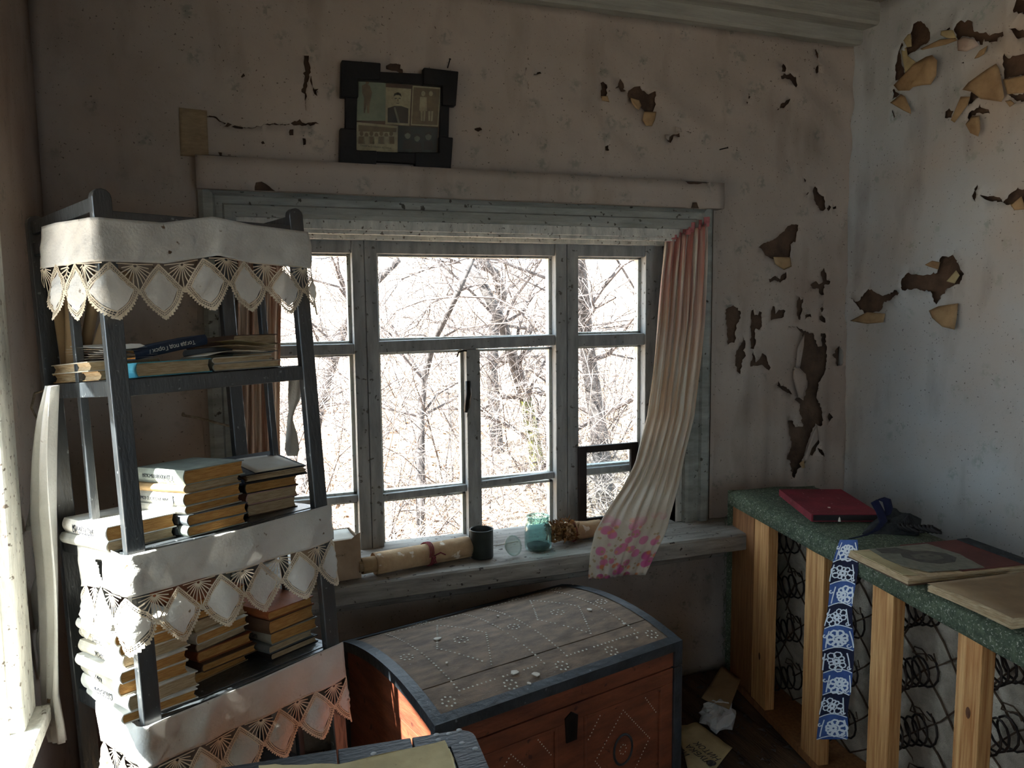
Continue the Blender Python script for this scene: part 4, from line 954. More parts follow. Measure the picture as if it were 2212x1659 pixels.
# flakes of plaster fallen on the lid
CI = CM.inverted()
def on_lid(px, py):
    c = CI @ CAMP; r = CI.to_3x3() @ ray(px, py); t = .6
    while t < 4:
        p = c+r*t
        if -.05 < p.y/CD < 1.05 and p.z < lidz(p.y/CD): break
        t += .003
    return c+r*t
for i, (x, y, s_) in enumerate(((945, 1382, .020), (1112, 1456, .026), (1158, 1459, .018), (1143, 1480, .014), (1274, 1320, .016), (1348, 1350, .010), (1076, 1333, .009), (1376, 1380, .010), (1238, 1265, .009), (965, 1435, .009))):
    p = on_lid(x, y); m = MB(); n = 7; rnd = random.Random(i)
    pts = [(s_*(.35+.3*rnd.random())*math.cos(2*PI*k/n)*(.7 if i % 2 else 1.1), s_*(.35+.25*rnd.random())*math.sin(2*PI*k/n)) for k in range(n)]
    m.prism(pts, .0005, .0035); o = m.build('plaster_flake', 'plaster', None, label='white flake of fallen plaster lying on the trunk lid', cat='flake', group='plaster flakes on the trunk lid')
    q = p.y/CD; o.matrix_world = CM @ Matrix.Translation(Vector((p.x, p.y, lidz(q)+.0015))) @ Matrix.Rotation(math.atan(-CROWN*4*(2*q-1)/CD), 4, 'X') @ Matrix.Rotation(i*1.3, 4, 'Z')

# ------------------------------------------------------------------ dark table in front
TZ = .72
tb = thing('table', 'dark blue-grey painted table with worn top, nearest the trunk', 'table', loc=(.05, 1.1, 0))
ca, cb = onz(1020, 1573, TZ), onz(500, 1655, TZ)
ex = (ca-cb).normalized(); ey = Vector((-ex.y, ex.x, 0)); TM = frame_mat((ca.x, ca.y, TZ), ex, ey, rz)   # local: x<0 to the left, y<0 to the viewer
TWd, TDp = .80, .58
def rc(w0, r=.028):
    pts = [(-TWd, 0), (-r, 0)]+[(-r+r*math.sin(i*PI/8), -r+r*math.cos(i*PI/8)) for i in range(1, 5)]+[(0, -TDp), (-TWd, -TDp)]
    return pts
MB().prism([(-TWd, -.055), (-.055, -.055), (-.055, -TDp), (-TWd, -TDp)], -.022, 0, TM).build('table_top', 'table_paint', tb, world=True, bevel=.002)
for x0, x1 in ((-.80, -.262), (-.259, -.122)):
    MB().box(x0, x1, -.054, 0, -.024, .0008, TM).build('edge_strip', 'table_paint', tb, world=True, bevel=.002)
r = .030
MB().prism([(-.119, 0), (-r, 0)]+[(-r+r*math.sin(i*PI/8), -r+r*math.cos(i*PI/8)) for i in range(1, 5)]+[(0, -TDp), (-.054, -TDp), (-.054, -.054), (-.119, -.054)], -.024, .0009, TM).build('edge_strip', 'table_paint', tb, world=True, bevel=.002)
for x, y in ((-.06, -.06), (-TWd+.06, -.06), (-.06, -TDp+.06), (-TWd+.06, -TDp+.06)):
    MB().box(x-.022, x+.022, y-.022, y+.022, -TZ+.001, -.02, TM).build('leg', 'table_paint', tb, world=True, bevel=.003)
MB().box(-TWd+.05, -.05, -.060, -.045, -.11, -.02, TM).build('apron', 'table_paint', tb, world=True); MB().box(-.065, -.05, -TDp+.05, -.05, -.11, -.02, TM).build('apron', 'table_paint', tb, world=True)
for i, (x, y) in enumerate(((943, 1587), (947, 1598), (998, 1605), (1027, 1617), (992, 1577), (807, 1628), (970, 1585))):
    p = onz(x, y, TZ+.001); MB().lathe([(.0001, .0010), (.0045, .0008), (.0055, .0004), (.006, 0)], 12, Matrix.Translation(p+Vector((0, 0, .0)))).build('paint_drop', 'drop_paint', tb, world=True, smooth=True)
pp = [onz(x, y, TZ+.004) for x, y in ((560, 1655), (730, 1652), (962, 1602), (980, 1640), (992, 1700), (560, 1760))]
cc = sum(pp, Vector())/len(pp)
m = MB(); rg = []
for i, p in enumerate(pp):
    q = pp[(i+1) % len(pp)]; n = 10
    for k in range(n): rg.append(p.lerp(q, k/n)+Vector((rj(.0012), rj(.0012), 0)))
Vn = len(rg); m.add([Vector((p.x, p.y, TZ+.001)) for p in rg]+[Vector((p.x, p.y, TZ+.006+.001*math.sin(i)) ) for i, p in enumerate(rg)], [tuple(range(Vn-1, -1, -1)), tuple(range(Vn, 2*Vn))]+[(i, (i+1) % Vn, Vn+(i+1) % Vn, Vn+i) for i in range(Vn)])
m.build('old_magazine', 'paper_old', None, label='yellowed thin magazine lying on the dark table', cat='magazine')
# ------------------------------------------------------------------ sprung bed base standing on its side
BA = Vector((1.913, 2.57, 0)); be = (Vector((1.641, 1.159, 0))-BA).normalized(); bd = Vector((-be.y, be.x, 0))
BM = frame_mat(BA, be, bd, rz); BI = BM.inverted(); BT = .80; BL_, BDp = 1.86, .37
def bloc(px, py, y): 
    c = BI @ CAMP; r = BI.to_3x3() @ ray(px, py); return c+r*((y-c.y)/r.y)
bed = thing('bed_base', 'sprung bed base with pine slats and green fabric stood on edge', 'bed base', M=BM)
# woven green cover, wrapped over the upper long side and the far end
m = mat('green_weave', S(84, 96, 76), S(58, 68, 55), scale=60, rough=.9, bump=.5, bscale=160)
layer(m, mul(m, ramp(m, tex(m, 'Wave', 26, (0, 1, 0), out='Fac', Distortion=1.0), .72, .9), .45), S(150, 150, 128))
layer(m, mul(m, ramp(m, tex(m, 'Noise', 190, (1, 1, 1), out='Fac'), .60, .66), .55), S(176, 178, 164))
def top_fn(u, v):
    x = lerp(-.02, BL_+.02, u); pr = [(.004, BT-.062), (-.004, BT-.058), (-.008, BT-.02), (-.004, BT-.006), (.012, BT+.002), (BDp*.5, BT+.010), (BDp-.02, BT), (BDp, BT-.02), (BDp, .02)]
    k = v*8; i = min(7, int(k)); f = k-i; y, z = lerp(pr[i][0], pr[i+1][0], f), lerp(pr[i][1], pr[i+1][1], f)
    rr = max(0, .05-(x+.02))/.05
    return (x, y, z-(.012*rr*rr if z > BT-.03 else 0)+.0015*fbm(x*8, y*12, 1))
MB().grid(70, 24, top_fn).build('fabric_cover', 'green_weave', bed, smooth=True, solid=.003)
MB().grid(12, 30, lambda u, v: (-.022+.003*fbm(u*3, v*9, 8), lerp(-.008, BDp, u), lerp(.012, BT-.004, v))).build('fabric_end', 'green_weave', bed, smooth=True, solid=.003)
m = MB()
for i in range(40): 
    z = rj(.3)+.42; m.tube([(-.024, -.008, z), (-.032+rj(.006), -.014+rj(.006), z-.012), (-.028+rj(.006), -.012, z-.03-rj(.015))], .0008, 3)
m.build('frayed_threads', 'green_weave', bed, kind='stuff')
XE = bloc(1629, 1120, .012).x
MB().box(-.018, XE, .012, .036, .03, BT-.031).build('end_board', 'pine_dark', bed, bevel=.002)
MB().box(-.018, .004, .036, BDp-.01, .004, BT-.03).build('end_board', 'pine_dark', bed, bevel=.002)
MB().box(.0, BL_, .002, BDp-.02, BT-.030, BT-.012).build('side_board', 'pine_dark', bed, bevel=.002)
MB().box(.0, BL_, .002, BDp-.02, .004, .030).build('side_board', 'pine_dark', bed, bevel=.002)
MB().box(BL_-.004, BL_+.018, 0, BDp-.01, .004, BT-.03).build('end_board', 'pine_dark', bed, bevel=.002)
sl = []
for (xa, xb, py) in ((1630, 1661, 1140), (1741, 1781, 1200), (1885, 1931, 1270), (2070, 2124, 1360)):
    a, b = bloc(xa, py, .006).x, bloc(xb, py, .006).x; sl.append((a, b))
stp = sl[3][0]-sl[2][0]
while sl[-1][0]+stp < BL_-.08: sl.append((sl[-1][0]+stp, sl[-1][1]+stp))
for i, (a, b) in enumerate(sl):
    s_ = MB().box(a, b, .006, .044, .03, BT-.031).build('slat', 'pine', bed, bevel=.002)
    for k, z in enumerate(((.22,), (), (.15,), (.20, .55), (.3,))[i % 5]):
        c = Vector(((a+b)/2+.006, .0054, z)); m = MB(); n = 12
        m.add([c+Vector((.008*math.cos(2*PI*j/n), 0, .015*math.sin(2*PI*j/n))) for j in range(n)]+[c+Vector((0, -.0006, 0))], [(j, (j+1) % n, n) for j in range(n)]); m.build('knot', 'knot', s_)
kn = MB(); n = 12; c = Vector((.010, .0116, .585)); kn.add([c+Vector((.010*math.cos(2*PI*j/n), 0, .012*math.sin(2*PI*j/n))) for j in range(n)]+[c+Vector((0, -.0006, 0))], [(j, (j+1) % n, n) for j in range(n)]); kn.build('knot', 'knot', bed)
# burlap pad, coil springs and lashing twine behind the slats
YBUR = .175
def bur(u, v):
    x, z = lerp(.004, BL_-.004, u), lerp(.03, BT-.03, v)
    return (x, YBUR-.028*abs(math.sin((x/stp)*PI))*abs(math.sin(z/.185*PI))**.5+.006*fbm(x*5, z*5, 2), z)
MB().grid(90, 44, bur).build('burlap', 'burlap', bed, smooth=True, solid=.004)
def coil(r, L_, turns, th):
    m = MB(); pts = []; n = int(turns*12)
    for i in range(n+1):
        t = i/n; a = 2*PI*turns*t; rr = r*(1-.22*math.sin(PI*t)); pts.append((rr*math.cos(a), L_*t, rr*math.sin(a)))
    m.tube(pts, th, 5); return m.mesh('coil_spring', 'spring', True)
cm = coil(.050, .122, 4.6, .0033)
rows = (.125, .305, .485, .655)
for i, (a, b) in enumerate(sl):
    for z in rows:
        o = link('coil_spring', cm, bed); o.location = ((a+b)/2+rj(.006), .045, z+rj(.008)); o.rotation_euler = (rj(.05), rj(3), rj(.06))
m = MB()
for i in range(len(sl)+1):
    xa = (sl[i-1][0]+sl[i-1][1])/2 if i else .0; xb = (sl[i][0]+sl[i][1])/2 if i < len(sl) else BL_
    for k in range(len(rows)+1):
        za = rows[k-1] if k else .03; zb = rows[k+1] if k+1 < len(rows) else BT-.03
        for (p, q) in (((xa, za), (xb, zb)), ((xa, zb), (xb, za))):
            pts = [(lerp(p[0], q[0], t/6)+rj(.003), bur(lerp(p[0], q[0], t/6)/BL_, max(0, min(1, (lerp(p[1], q[1], t/6)-.03)/(BT-.06))))[1]-.008+rj(.003), lerp(p[1], q[1], t/6)-.01*math.sin(PI*t/6)) for t in range(7)]
            m.tube(pts, .003, 4)
    if i < len(sl):
        for z in rows: m.tube([(xb+.04*math.cos(t*.9), YBUR-.05+.004*t, z+.05+.012*math.sin(t*1.7)) for t in range(9)], .0026, 4)
m.build('lashing_twine', 'twine', bed, smooth=True, kind='stuff')

# ------------------------------------------------------------------ things lying on the bed base
def flat_frame(left, front, z):   # frame with x from left corner to front corner
    a, b = onz(*left, z), onz(*front, z); x = (b-a).normalized(); return a, x, Vector((-x.y, x.x, 0)), (b-a).length
a, x, y, L_ = flat_frame((1687, 1058), (1757, 1112), BT+.036)
bk = onz(1884, 1099, BT+.036); Wd = (bk-onz(1757, 1112, BT+.036)).dot(y)
M = frame_mat((a.x, a.y, BT+.012), x, y, rz)
rbk = thing('red_book', 'thick red cloth-bound book lying on the green bed base', 'book', M=M)
MB().box(-.002, L_, 0, Wd, 0, .003).box(-.002, L_, 0, Wd, .023, .026).box(-.004, L_, -.006, .0, 0, .026).build('cover', 'red_cloth', rbk, bevel=.001)
MB().box(.002, L_-.004, 0, Wd-.004, .003, .023).build('page_block', 'cover_black', rbk)
MB().prism([(0, 0), (.008, -.002), (.010, .006), (.002, .008)], .0262, .028, Matrix.Translation(Vector((L_*.75, Wd*.35, 0)))).build('crumb', 'plaster', rbk)
MB().lathe([(.0001, .016), (.003, .010), (.005, 0)], 8, Matrix.Translation(Vector((L_+.002, Wd*.38, .002)))).build('wax_drop', 'plaster', rbk, smooth=True)
a, x, y, L_ = flat_frame((1833, 1190), (1962, 1250), BT+.028); bk = onz(2206, 1208, BT+.028); Wd = (bk-(a+x*L_)).dot(y)
M = frame_mat((a.x, a.y, BT+.008), x, y, rz)
ob = thing('picture_book', 'old brown-red book with a torn portrait plate showing, on the bed base', 'book', M=M)
m = MB(); n = 16
for k in range(5):
    e = .003*k; m.box(e*.5+rj(.002), L_-rj(.003), 0, Wd*(.96-.01*k)+rj(.004), .004+k*.0034, .0072+k*.0034)
m.build('page_block', 'pages_pale', ob)
MB().box(-.003, L_+.002, .0, Wd, 0, .004).build('back_cover', 'cover_brown', ob, bevel=.001)
MB().box(0, L_*.98, Wd*.42, Wd*.99, .0215, .024).build('endpaper', 'endpaper', ob, bevel=.001)
MB().box(.004, L_-.004, Wd*.90, Wd*1.0, .0242, .027).build('cover_edge', 'dark_cloth', ob)
pl = [(L_*.06, Wd*.14), (L_*.40, Wd*.10), (L_*.72, Wd*.12), (L_*.92, Wd*.20), (L_*.94, Wd*.36), (L_*.97, Wd*.60), (L_*.5, Wd*.66), (L_*.06, Wd*.62)]
MB().prism(ragged(pl, .0015, .012), .0242, .0252).build('portrait_plate', 'photo_grey', ob)
pt = ob.children[-1]
def oval(cx, cy_, rx, ry, z, mt, par, nm='print_shade', n=18, rot=0):
    m = MB(); m.add([(cx+rx*math.cos(2*PI*i/n)*math.cos(rot)-ry*math.sin(2*PI*i/n)*math.sin(rot), cy_+rx*math.cos(2*PI*i/n)*math.sin(rot)+ry*math.sin(2*PI*i/n)*math.cos(rot), z) for i in range(n)], [tuple(range(n))]); return m.build(nm, mt, par)
mat('plate_dark', S(82, 80, 74), S(66, 64, 60), scale=60, rough=.7); mat('plate_mid', S(102, 99, 90), S(86, 84, 76), scale=60, rough=.7)
def blob(pts, z, mt): MB().prism([(L_*x_, Wd*y_) for x_, y_ in pts], z, z+.0003).build('print_shade', mt, pt)
blob([(.30, .28), (.42, .24), (.62, .28), (.74, .38), (.72, .50), (.60, .58), (.44, .58), (.30, .50), (.26, .38)], .0253, 'plate_dark'); blob([(.38, .32), (.52, .30), (.62, .38), (.60, .48), (.48, .51), (.38, .45)], .0256, 'plate_mid'); blob([(.08, .18), (.24, .16), (.32, .30), (.26, .40), (.10, .34)], .0253, 'plate_dark'); blob([(.44, .36), (.50, .36), (.50, .39), (.44, .39)], .0259, 'plate_dark'); blob([(.44, .43), (.50, .43), (.50, .46), (.44, .46)], .0259, 'plate_dark')
MB().prism(ragged([(L_*.02, .002), (L_*.9, .002), (L_*.95, Wd*.10), (L_*.5, Wd*.11), (L_*.1, Wd*.13)], .002, .010), .0215, .0235).build('torn_page_edge', 'paper_old', ob)
a, x, y, L_ = flat_frame((2004, 1264), (2186, 1345), BT+.026); Wd = .30
br = thing('brochure', 'brown paper-covered exercise book at the near end of the bed base', 'exercise book', M=frame_mat((a.x, a.y, BT+.008), x, y, rz))
m = MB()
for k in range(4): m.grid(10, 6, lambda u, v, k=k: (u*L_, v*Wd, .003+k*.0042+.006*math.sin(u*PI)*(1-v)*.4+.003*k*u*(1-v)))
m.build('pages', 'pages_pale', br, smooth=True, solid=.0022)
MB().grid(12, 6, lambda u, v: (u*(L_+.003)-.001, v*(Wd+.002), .0215+.008*u*(1-v)+.005*math.sin(u*PI)*(1-v))).build('cover', 'paper_brown', br, smooth=True, solid=.0012)

# patterned sash hanging over the slats
m = MB()
sash = thing('patterned_sash', 'blue and white floral cloth sash hanging over the pine slats', 'sash', M=BM @ Matrix.Translation(Vector((.62, -.02, .3))))
mat('sash_blue', S(66, 94, 150), S(50, 74, 128), scale=20, rough=.9, bump=.2, bscale=200)
mat('sash_navy', S(22, 26, 56), S(14, 16, 38), scale=20, rough=.9, bump=.2, bscale=200)
mat('sash_white', S(214, 220, 226), rough=.9)
trow = [(1166, 1814, 1853), (1235, 1796, 1851), (1302, 1787, 1844), (1370, 1779, 1843), (1437, 1779, 1842), (1491, 1775, 1841), (1538, 1770, 1833), (1597, 1766, 1829)]
def ssurf(u, v, lift=0):
    py = lerp(1166, 1597, v); xl, xr = pw(trow, py); q = bloc(lerp(xl, xr, u), py, -.014)
    return BM @ (q+Vector((0, -.004*math.sin(v*14+u*3)-lift, 0)))
NB = 9
def put_s(mb, nm, mt, **k): 
    o = mb.build(nm, mt, sash, world=True, fix=False, **k); return o
for k in range(NB):
    mb = MB(); mb.grid(6, 5, lambda u, v, k=k: ssurf(u, (k+v)/NB-.02*math.sin(u*PI)*(1 if 0 < k+v < NB else 0))); put_s(mb, 'cloth_band', 'sash_blue' if k % 2 == 0 else 'sash_navy', smooth=True)
wb = MB()
def srib(pts, wd):
    k = len(pts); o = len(wb.v); asp = 8.5
    for i, (u, v) in enumerate(pts):
        u0, v0 = pts[max(i-1, 0)]; u1, v1 = pts[min(i+1, k-1)]; dx, dy = u1-u0, (v1-v0)*asp; l = math.hypot(dx, dy) or 1
        nx, ny = -dy/l*wd/2, dx/l*wd/2/asp; wb.v += [ssurf(u-nx, v-ny, .0012), ssurf(u+nx, v+ny, .0012)]
    for i in range(k-1): wb.f.append((o+2*i, o+2*i+1, o+2*i+3, o+2*i+2)); wb.m.append(0)
for k in range(NB):
    cu, cv = .50+.06*(-1)**k, (k+.5)/NB; R_ = .40
    for i in range(9):
        an = 2*PI*i/9; q_ = 1+.28*math.sin(an*(1+k % 2)+k); c_ = (cu+R_*.60*q_*math.cos(an), cv+R_*.60*q_*math.sin(an)/8.5)
        srib([(c_[0]+R_*.26*q_*math.cos(b), c_[1]+R_*.26*q_*math.sin(b)/8.5) for b in [2*PI*j/7 for j in range(8)]], .05 if k % 2 else .075)
    srib([(cu+R_*.22*math.cos(b), cv+R_*.22*math.sin(b)/8.5) for b in [2*PI*j/7 for j in range(8)]], .10)
    srib([(u_, (k+1)/NB-.02*math.sin(u_*PI)+.002) for u_ in (.02, .2, .4, .6, .8, .98)], .04)
    srib([(.86+.07*math.cos(b), (k+.8)/NB+.07*math.sin(b)/8.5) for b in [j*.8 for j in range(7)]], .04)
    for sg in (-1, 1): srib([(cu+sg*(.34+.10*math.sin(t_*1.3)), cv+(t_-.5)*.085) for t_ in (0, .2, .4, .6, .8, 1)], .045)
    srib([(.08+.06*math.cos(b), (k+.35)/NB+.06*math.sin(b)/8.5) for b in [j*.8 for j in range(7)]], .05)
put_s(wb, 'printed_flowers', 'sash_white', kind='stuff')
# the sash's end and dark rag heaped on top of the bed base
pth = [(1833, 1164, .000), (1862, 1158, .004), (1890, 1146, .010), (1905, 1128, .03), (1897, 1105, .055), (1886, 1086, .085), (1899, 1079, .095), (1912, 1084, .085), (1917, 1104, .05), (1912, 1118, .03)]
base_z = BT+.012
def up(px, py, dz): return onz(px, py+0, base_z+dz)
mid = [up(*p) for p in pth]; side_v = bd*.028
mm = MB(); mm.grid(4, len(mid)-1, lambda u, v: mid[int(round(v*(len(mid)-1)))]+side_v*(u-.3)*(1 if v > .05 else .6)+Vector((0, 0, .01*u*v)))
put_s(mm, 'curled_end', 'sash_navy', smooth=True, solid=.002)
def ragh(u, v):
    p = vlerp(vlerp(onz(1862, 1160, BT), onz(1985, 1163, BT), u), vlerp(onz(1905, 1108, BT), onz(1990, 1128, BT), u), v)
    e = min(u, 1-u, v, 1-v)*4; e = min(1, e)
    return (p.x, p.y, BT+.010+e*(.026+.014*fbm(u*4, v*4, 3)))
MB().grid(16, 12, ragh).build('dark_rag', 'dark_cloth', None, smooth=True, solid=.002, label='crumpled dark rag on the bed base behind the sash', cat='rag')
m = MB(); rnd = random.Random(3)
for k in range(9):
    c_ = onz(1950+k*9, 1140+k*1.6, BT+.03); r_ = .014
    m.tube([c_+Vector((r_*math.cos(t*1.1+k), r_*math.sin(t*1.1+k), .008*math.sin(t*.9+k)+.004*k*(1 if k < 3 else .4))) for t in range(7)], .0045, 5)
c_ = onz(1958, 1122, BT+.06)
m.tube([c_+Vector((0, 0, -.03)), c_+Vector((-.006, 0, 0)), c_+Vector((.006, 0, .012)), c_+Vector((.016, 0, -.004)), c_+Vector((.02, 0, -.03))], .004, 5)
m.build('braided_cord', 'cover_black', None, smooth=True, label='knotted black braided cord lying beside the picture book', cat='cord')
# ------------------------------------------------------------------ framed photographs over the window
pf = thing('photo_collage', 'black wooden frame with five old photographs standing above the window', 'picture frame', loc=ony(853, 362, YF-.05))
YP = YF-.030
def fp(x, y, o=0): p = ony(720+x/6.382, 120+y/6.382, YP-o); return p
def slab(pts, y0, y1, nm, mt, par, bevel=0):
    m = MB(); n = len(pts); m.add([Vector((p.x, y0, p.z)) for p in pts]+[Vector((p.x, y1, p.z)) for p in pts], [tuple(range(n)), tuple(range(2*n-1, n-1, -1))]+[(i, n+i, n+(i+1) % n, (i+1) % n) for i in range(n)])
    return m.build(nm, mt, par, world=True, bevel=bevel)
Q = lambda *a: [fp(x, y) for x, y in a]
for pts in (Q((160, 150), (160, 1440), (308, 1440), (330, 150)), Q((1475, 250), (1440, 1560), (1570, 1580), (1600, 250))):
    slab(pts, YP-.010, YP+.012, 'frame_bar', 'black_frame', pf, .002)
for pts in (Q((110, 215), (1690, 290), (1690, 440), (320, 360), (110, 340)), Q((80, 1320), (1600, 1370), (1590, 1530), (1110, 1500), (580, 1470), (78, 1460))):
    slab(pts, YP-.016, YP+.012, 'frame_bar', 'black_frame', pf, .002)
for pts in (Q((100, 90), (635, 130), (630, 350), (330, 350), (330, 600), (85, 590)), Q((1225, 190), (1700, 245), (1665, 715), (1480, 705), (1480, 440), (1215, 420)),
            Q((80, 1020), (305, 1030), (305, 1320), (580, 1330), (575, 1540), (70, 1515)), Q((1440, 1130), (1625, 1150), (1595, 1590), (1110, 1550), (1110, 1350), (1435, 1350))):
    slab(pts, YP-.024, YP+.008, 'corner_block', 'black_frame', pf, .003)
slab(Q((280, 330), (1500, 400), (1460, 1400), (270, 1340)), YP-.002, YP+.008, 'backing', 'cover_brown', pf)
def print_(pts, mt, border=None):
    ph = slab(Q(*pts), YP-.0045, YP-.003, 'photograph', border or mt, pf)
    if border:
        c = (sum(p[0] for p in pts)/4, sum(p[1] for p in pts)/4); slab(Q(*[(lerp(c[0], x, .93), lerp(c[1], y, .93)) for x, y in pts]), YP-.0050, YP-.0046, 'print_area', mt, ph)
    return ph
def shade(ph, pts, mt, d=.0055): slab(Q(*pts), YP-d, YP-d+.0004, 'print_shade', mt, ph)
def ov(cx, cy_, rx, ry, n=14): return [(cx+rx*math.cos(2*PI*i/n), cy_+ry*math.sin(2*PI*i/n)) for i in range(n)]
p1 = print_([(328, 350), (720, 385), (715, 905), (315, 900)], 'photo_green')
shade(p1, [(390, 420), (440, 395), (500, 420), (530, 520), (505, 640), (425, 600), (395, 520)], 'sepia_mid'); shade(p1, [(420, 600), (500, 630), (490, 800), (460, 800), (455, 680), (430, 800), (415, 800)], 'sepia_mid', .006); shade(p1, ov(465, 380, 24, 28), 'sepia_mid', .006)
p2 = print_([(720, 440), (1070, 465), (1045, 970), (715, 950)], 'sepia_light', 'sepia_light')
shade(p2, [(745, 730), (840, 700), (930, 700), (1030, 735), (1025, 940), (745, 925)], 'sepia_dark'); shade(p2, ov(882, 605, 58, 85), 'sepia_light', .0060); shade(p2, [(825, 570), (835, 530), (880, 515), (925, 535), (935, 575), (900, 550), (860, 550)], 'sepia_dark', .0065)
shade(p2, [(825, 720), (850, 715), (915, 940), (885, 935)], 'photo_grey', .0062); shade(p2, [(840, 595), (870, 590), (870, 602), (840, 607)], 'sepia_dark', .0066); shade(p2, [(895, 590), (922, 593), (922, 605), (895, 602)], 'sepia_dark', .0066); shade(p2, [(862, 660), (905, 660), (900, 668), (866, 668)], 'sepia_dark', .0066); shade(p2, [(880, 600), (890, 600), (894, 640), (876, 640)], 'sepia_mid', .0066)
p3 = print_([(1090, 420), (1478, 450), (1440, 985), (1065, 965)], 'sepia_mid', 'sepia_light')
for cx, c1, c2 in ((1235, 'sepia_light', 'sepia_light'), (1340, 'sepia_dark', 'sepia_mid')):
    shade(p3, ov(cx, 530, 28, 36), 'sepia_light'); shade(p3, [(cx-45, 575), (cx+45, 580), (cx+50, 770), (cx-55, 765)], c2, .006); shade(p3, [(cx-38, 770), (cx-8, 770), (cx-12, 905), (cx-34, 905)], 'sepia_light', .0058); shade(p3, [(cx+5, 770), (cx+32, 772), (cx+20, 910), (cx, 910)], 'sepia_light', .0058)
p4 = print_([(312, 920), (885, 975), (880, 1340), (302, 1310)], 'sepia_light')
for i in range(7): shade(p4, ov(385+i*68, 1080+(i % 2)*22, 26, 34), 'sepia_mid'); shade(p4, [(345+i*68, 1120), (425+i*68, 1122), (430+i*68, 1225), (340+i*68, 1220)], 'sepia_light' if i % 2 else 'sepia_mid', .0058)
shade(p4, [(340, 960), (870, 1005), (860, 1060), (345, 1050)], 'sepia_mid', .0052)
p5 = print_([(895, 970), (1440, 1000), (1420, 1355), (885, 1340)], 'photo_dark', 'photo_dark')
for cx, cy_, r_ in ((1020, 1100, 42), (1150, 1140, 40), (1305, 1115, 44)): shade(p5, ov(cx, cy_, r_, r_*1.3), 'photo_grey'); shade(p5, [(cx-70, cy_+190), (cx-50, cy_+70), (cx+50, cy_+70), (cx+75, cy_+190)], 'sepia_dark', .0058); shade(p5, [(cx-44, cy_-5), (cx-38, cy_-55), (cx+38, cy_-55), (cx+44, cy_-5), (cx, cy_-32)], 'sepia_dark', .006)
lettering(p4, 'ПАМЯТЬ О НАШЕЙ ВСТРЕЧЕ', .0075, frame_mat(fp(590, 1262, .006), Vector((1, 0, -.035)).normalized(), Vector((.035, 0, 1)).normalized(), NF), 'sepia_dark', world=True)
gl = [fp(318, 345, .008), fp(1485, 420, .008), fp(1440, 1365, .008), fp(300, 1320, .008)]
slab(gl, YP-.0095, YP-.0085, 'frame_glass', 'pane_glass', pf)
# nails in the wall
def nail(a, b, lab):
    p, q = ony(*a, YF-.012), ony(*b, YF-.045); MB().tube([p+Vector((0, .02, 0)), q], .0022, 6).tube([q, q+(q-p).normalized()*.0015], .004, 8).build('nail', 'iron', None, label=lab, cat='nail')
nail((968, 152), (972, 128), 'rusty nail in the wall above the picture frame'); nail((1549, 324), (1572, 319), 'rusty nail in the wall above the header end')

# ------------------------------------------------------------------ curtains
m = mat('curtain', S(226, 220, 208), S(206, 196, 180), scale=3, rough=.9, bump=.2, bscale=120, translucent=.35)
def uvm(scale, kind, out, **k): return tex(m, kind, scale, coords='UV', out=out, **k)
sep = m.node_tree.nodes.new('ShaderNodeSeparateXYZ'); tcn = m.node_tree.nodes.new('ShaderNodeTexCoord'); m.node_tree.links.new(tcn.outputs['UV'], sep.inputs[0])
strk = tex(m, 'Noise', 5, (6, .7, 1), coords='UV', out='Fac')
topz = ramp(m, sep.outputs[1], .05, .62, inv=True)
layer(m, mul(m, ramp(m, strk, .42, .62), mul(m, ramp(m, sep.outputs[1], .55, .78, inv=True), .7)), S(196, 150, 104))
strk2 = tex(m, 'Noise', 6, (5, .9, 1), coords='UV', out='Fac')
layer(m, mul(m, ramp(m, strk2, .40, .55), mul(m, ramp(m, sep.outputs[1], .0, .38, inv=True), .9)), S(176, 96, 92))
fz = ramp(m, sep.outputs[1], .80, .86)
for sc_, col, th in ((5.5, S(212, 92, 156), .36), (6.5, S(224, 134, 78), .22), (11, S(170, 142, 88), .2)):
    v = tex(m, 'Voronoi', sc_, (1, 5.2, 1), coords='UV', out='Distance', Randomness=.9)
    layer(m, mul(m, ramp(m, v, th, th+.06, inv=True), mul(m, fz, .95)), col)
def curtain(label, rows, ytab, pleats, amp, nm='curtain', sgn=1, hem=False, mtl='curtain'):
    t = thing(nm, label, 'curtain', loc=ony((rows[0][1]+rows[0][2])/2, rows[0][0], 2.66))
    y0, y1 = rows[0][0], rows[-1][0]
    def fn(u, v):
        py = lerp(y0, y1, v); xl, xr = pw(rows, py)[:2]; ya, yb = pw(ytab, py); 
        dy = pw(rows, py)[2]*(u if sgn > 0 else 1-u)
        p = ony(lerp(xl, xr, u), py+dy, lerp(ya, yb, u))
        pl_ = math.sin(u*pleats*2*PI+2.6*fbm(u*4, v*1.5, 5)+.8*math.sin(v*3))+.5*math.sin(u*pleats*5.1*PI+v)*max(0, .5-v)
        k_ = 1-.75*max(0, min(1, (v-.72)/.14)) if hem else 1
        return p+Vector((0, -amp*k_*pl_+(.012*math.sin(u*7+v*9)*(1-k_)), 0))
    mm = MB(); mm.grid(pleats*8, 60, fn); mm.build('cloth', mtl, t, smooth=True, world=True, solid=.0008, fix=False)
    mm = MB()
    for k in range(pleats*2):      # gathered frill along the top
        u = (k+.5)/(pleats*2); p = fn(u, .004)
        mm.grid(3, 2, lambda a, b, p=p, k=k: p+Vector(((a-.5)*.020, -.006+.010*math.sin(a*5+k), b*.026*(1 if k % 2 else .7)+.004*math.sin(k*3))))
    mm.build('gathered_frill', 'frill', t, smooth=True, world=True)
    return t
mat('curtain_left', S(204, 184, 162), S(166, 128, 106), scale=4, stretch=(9, 9, .35), rough=.9, bump=.2, bscale=120, translucent=.35, lo=.42, hi=.58)
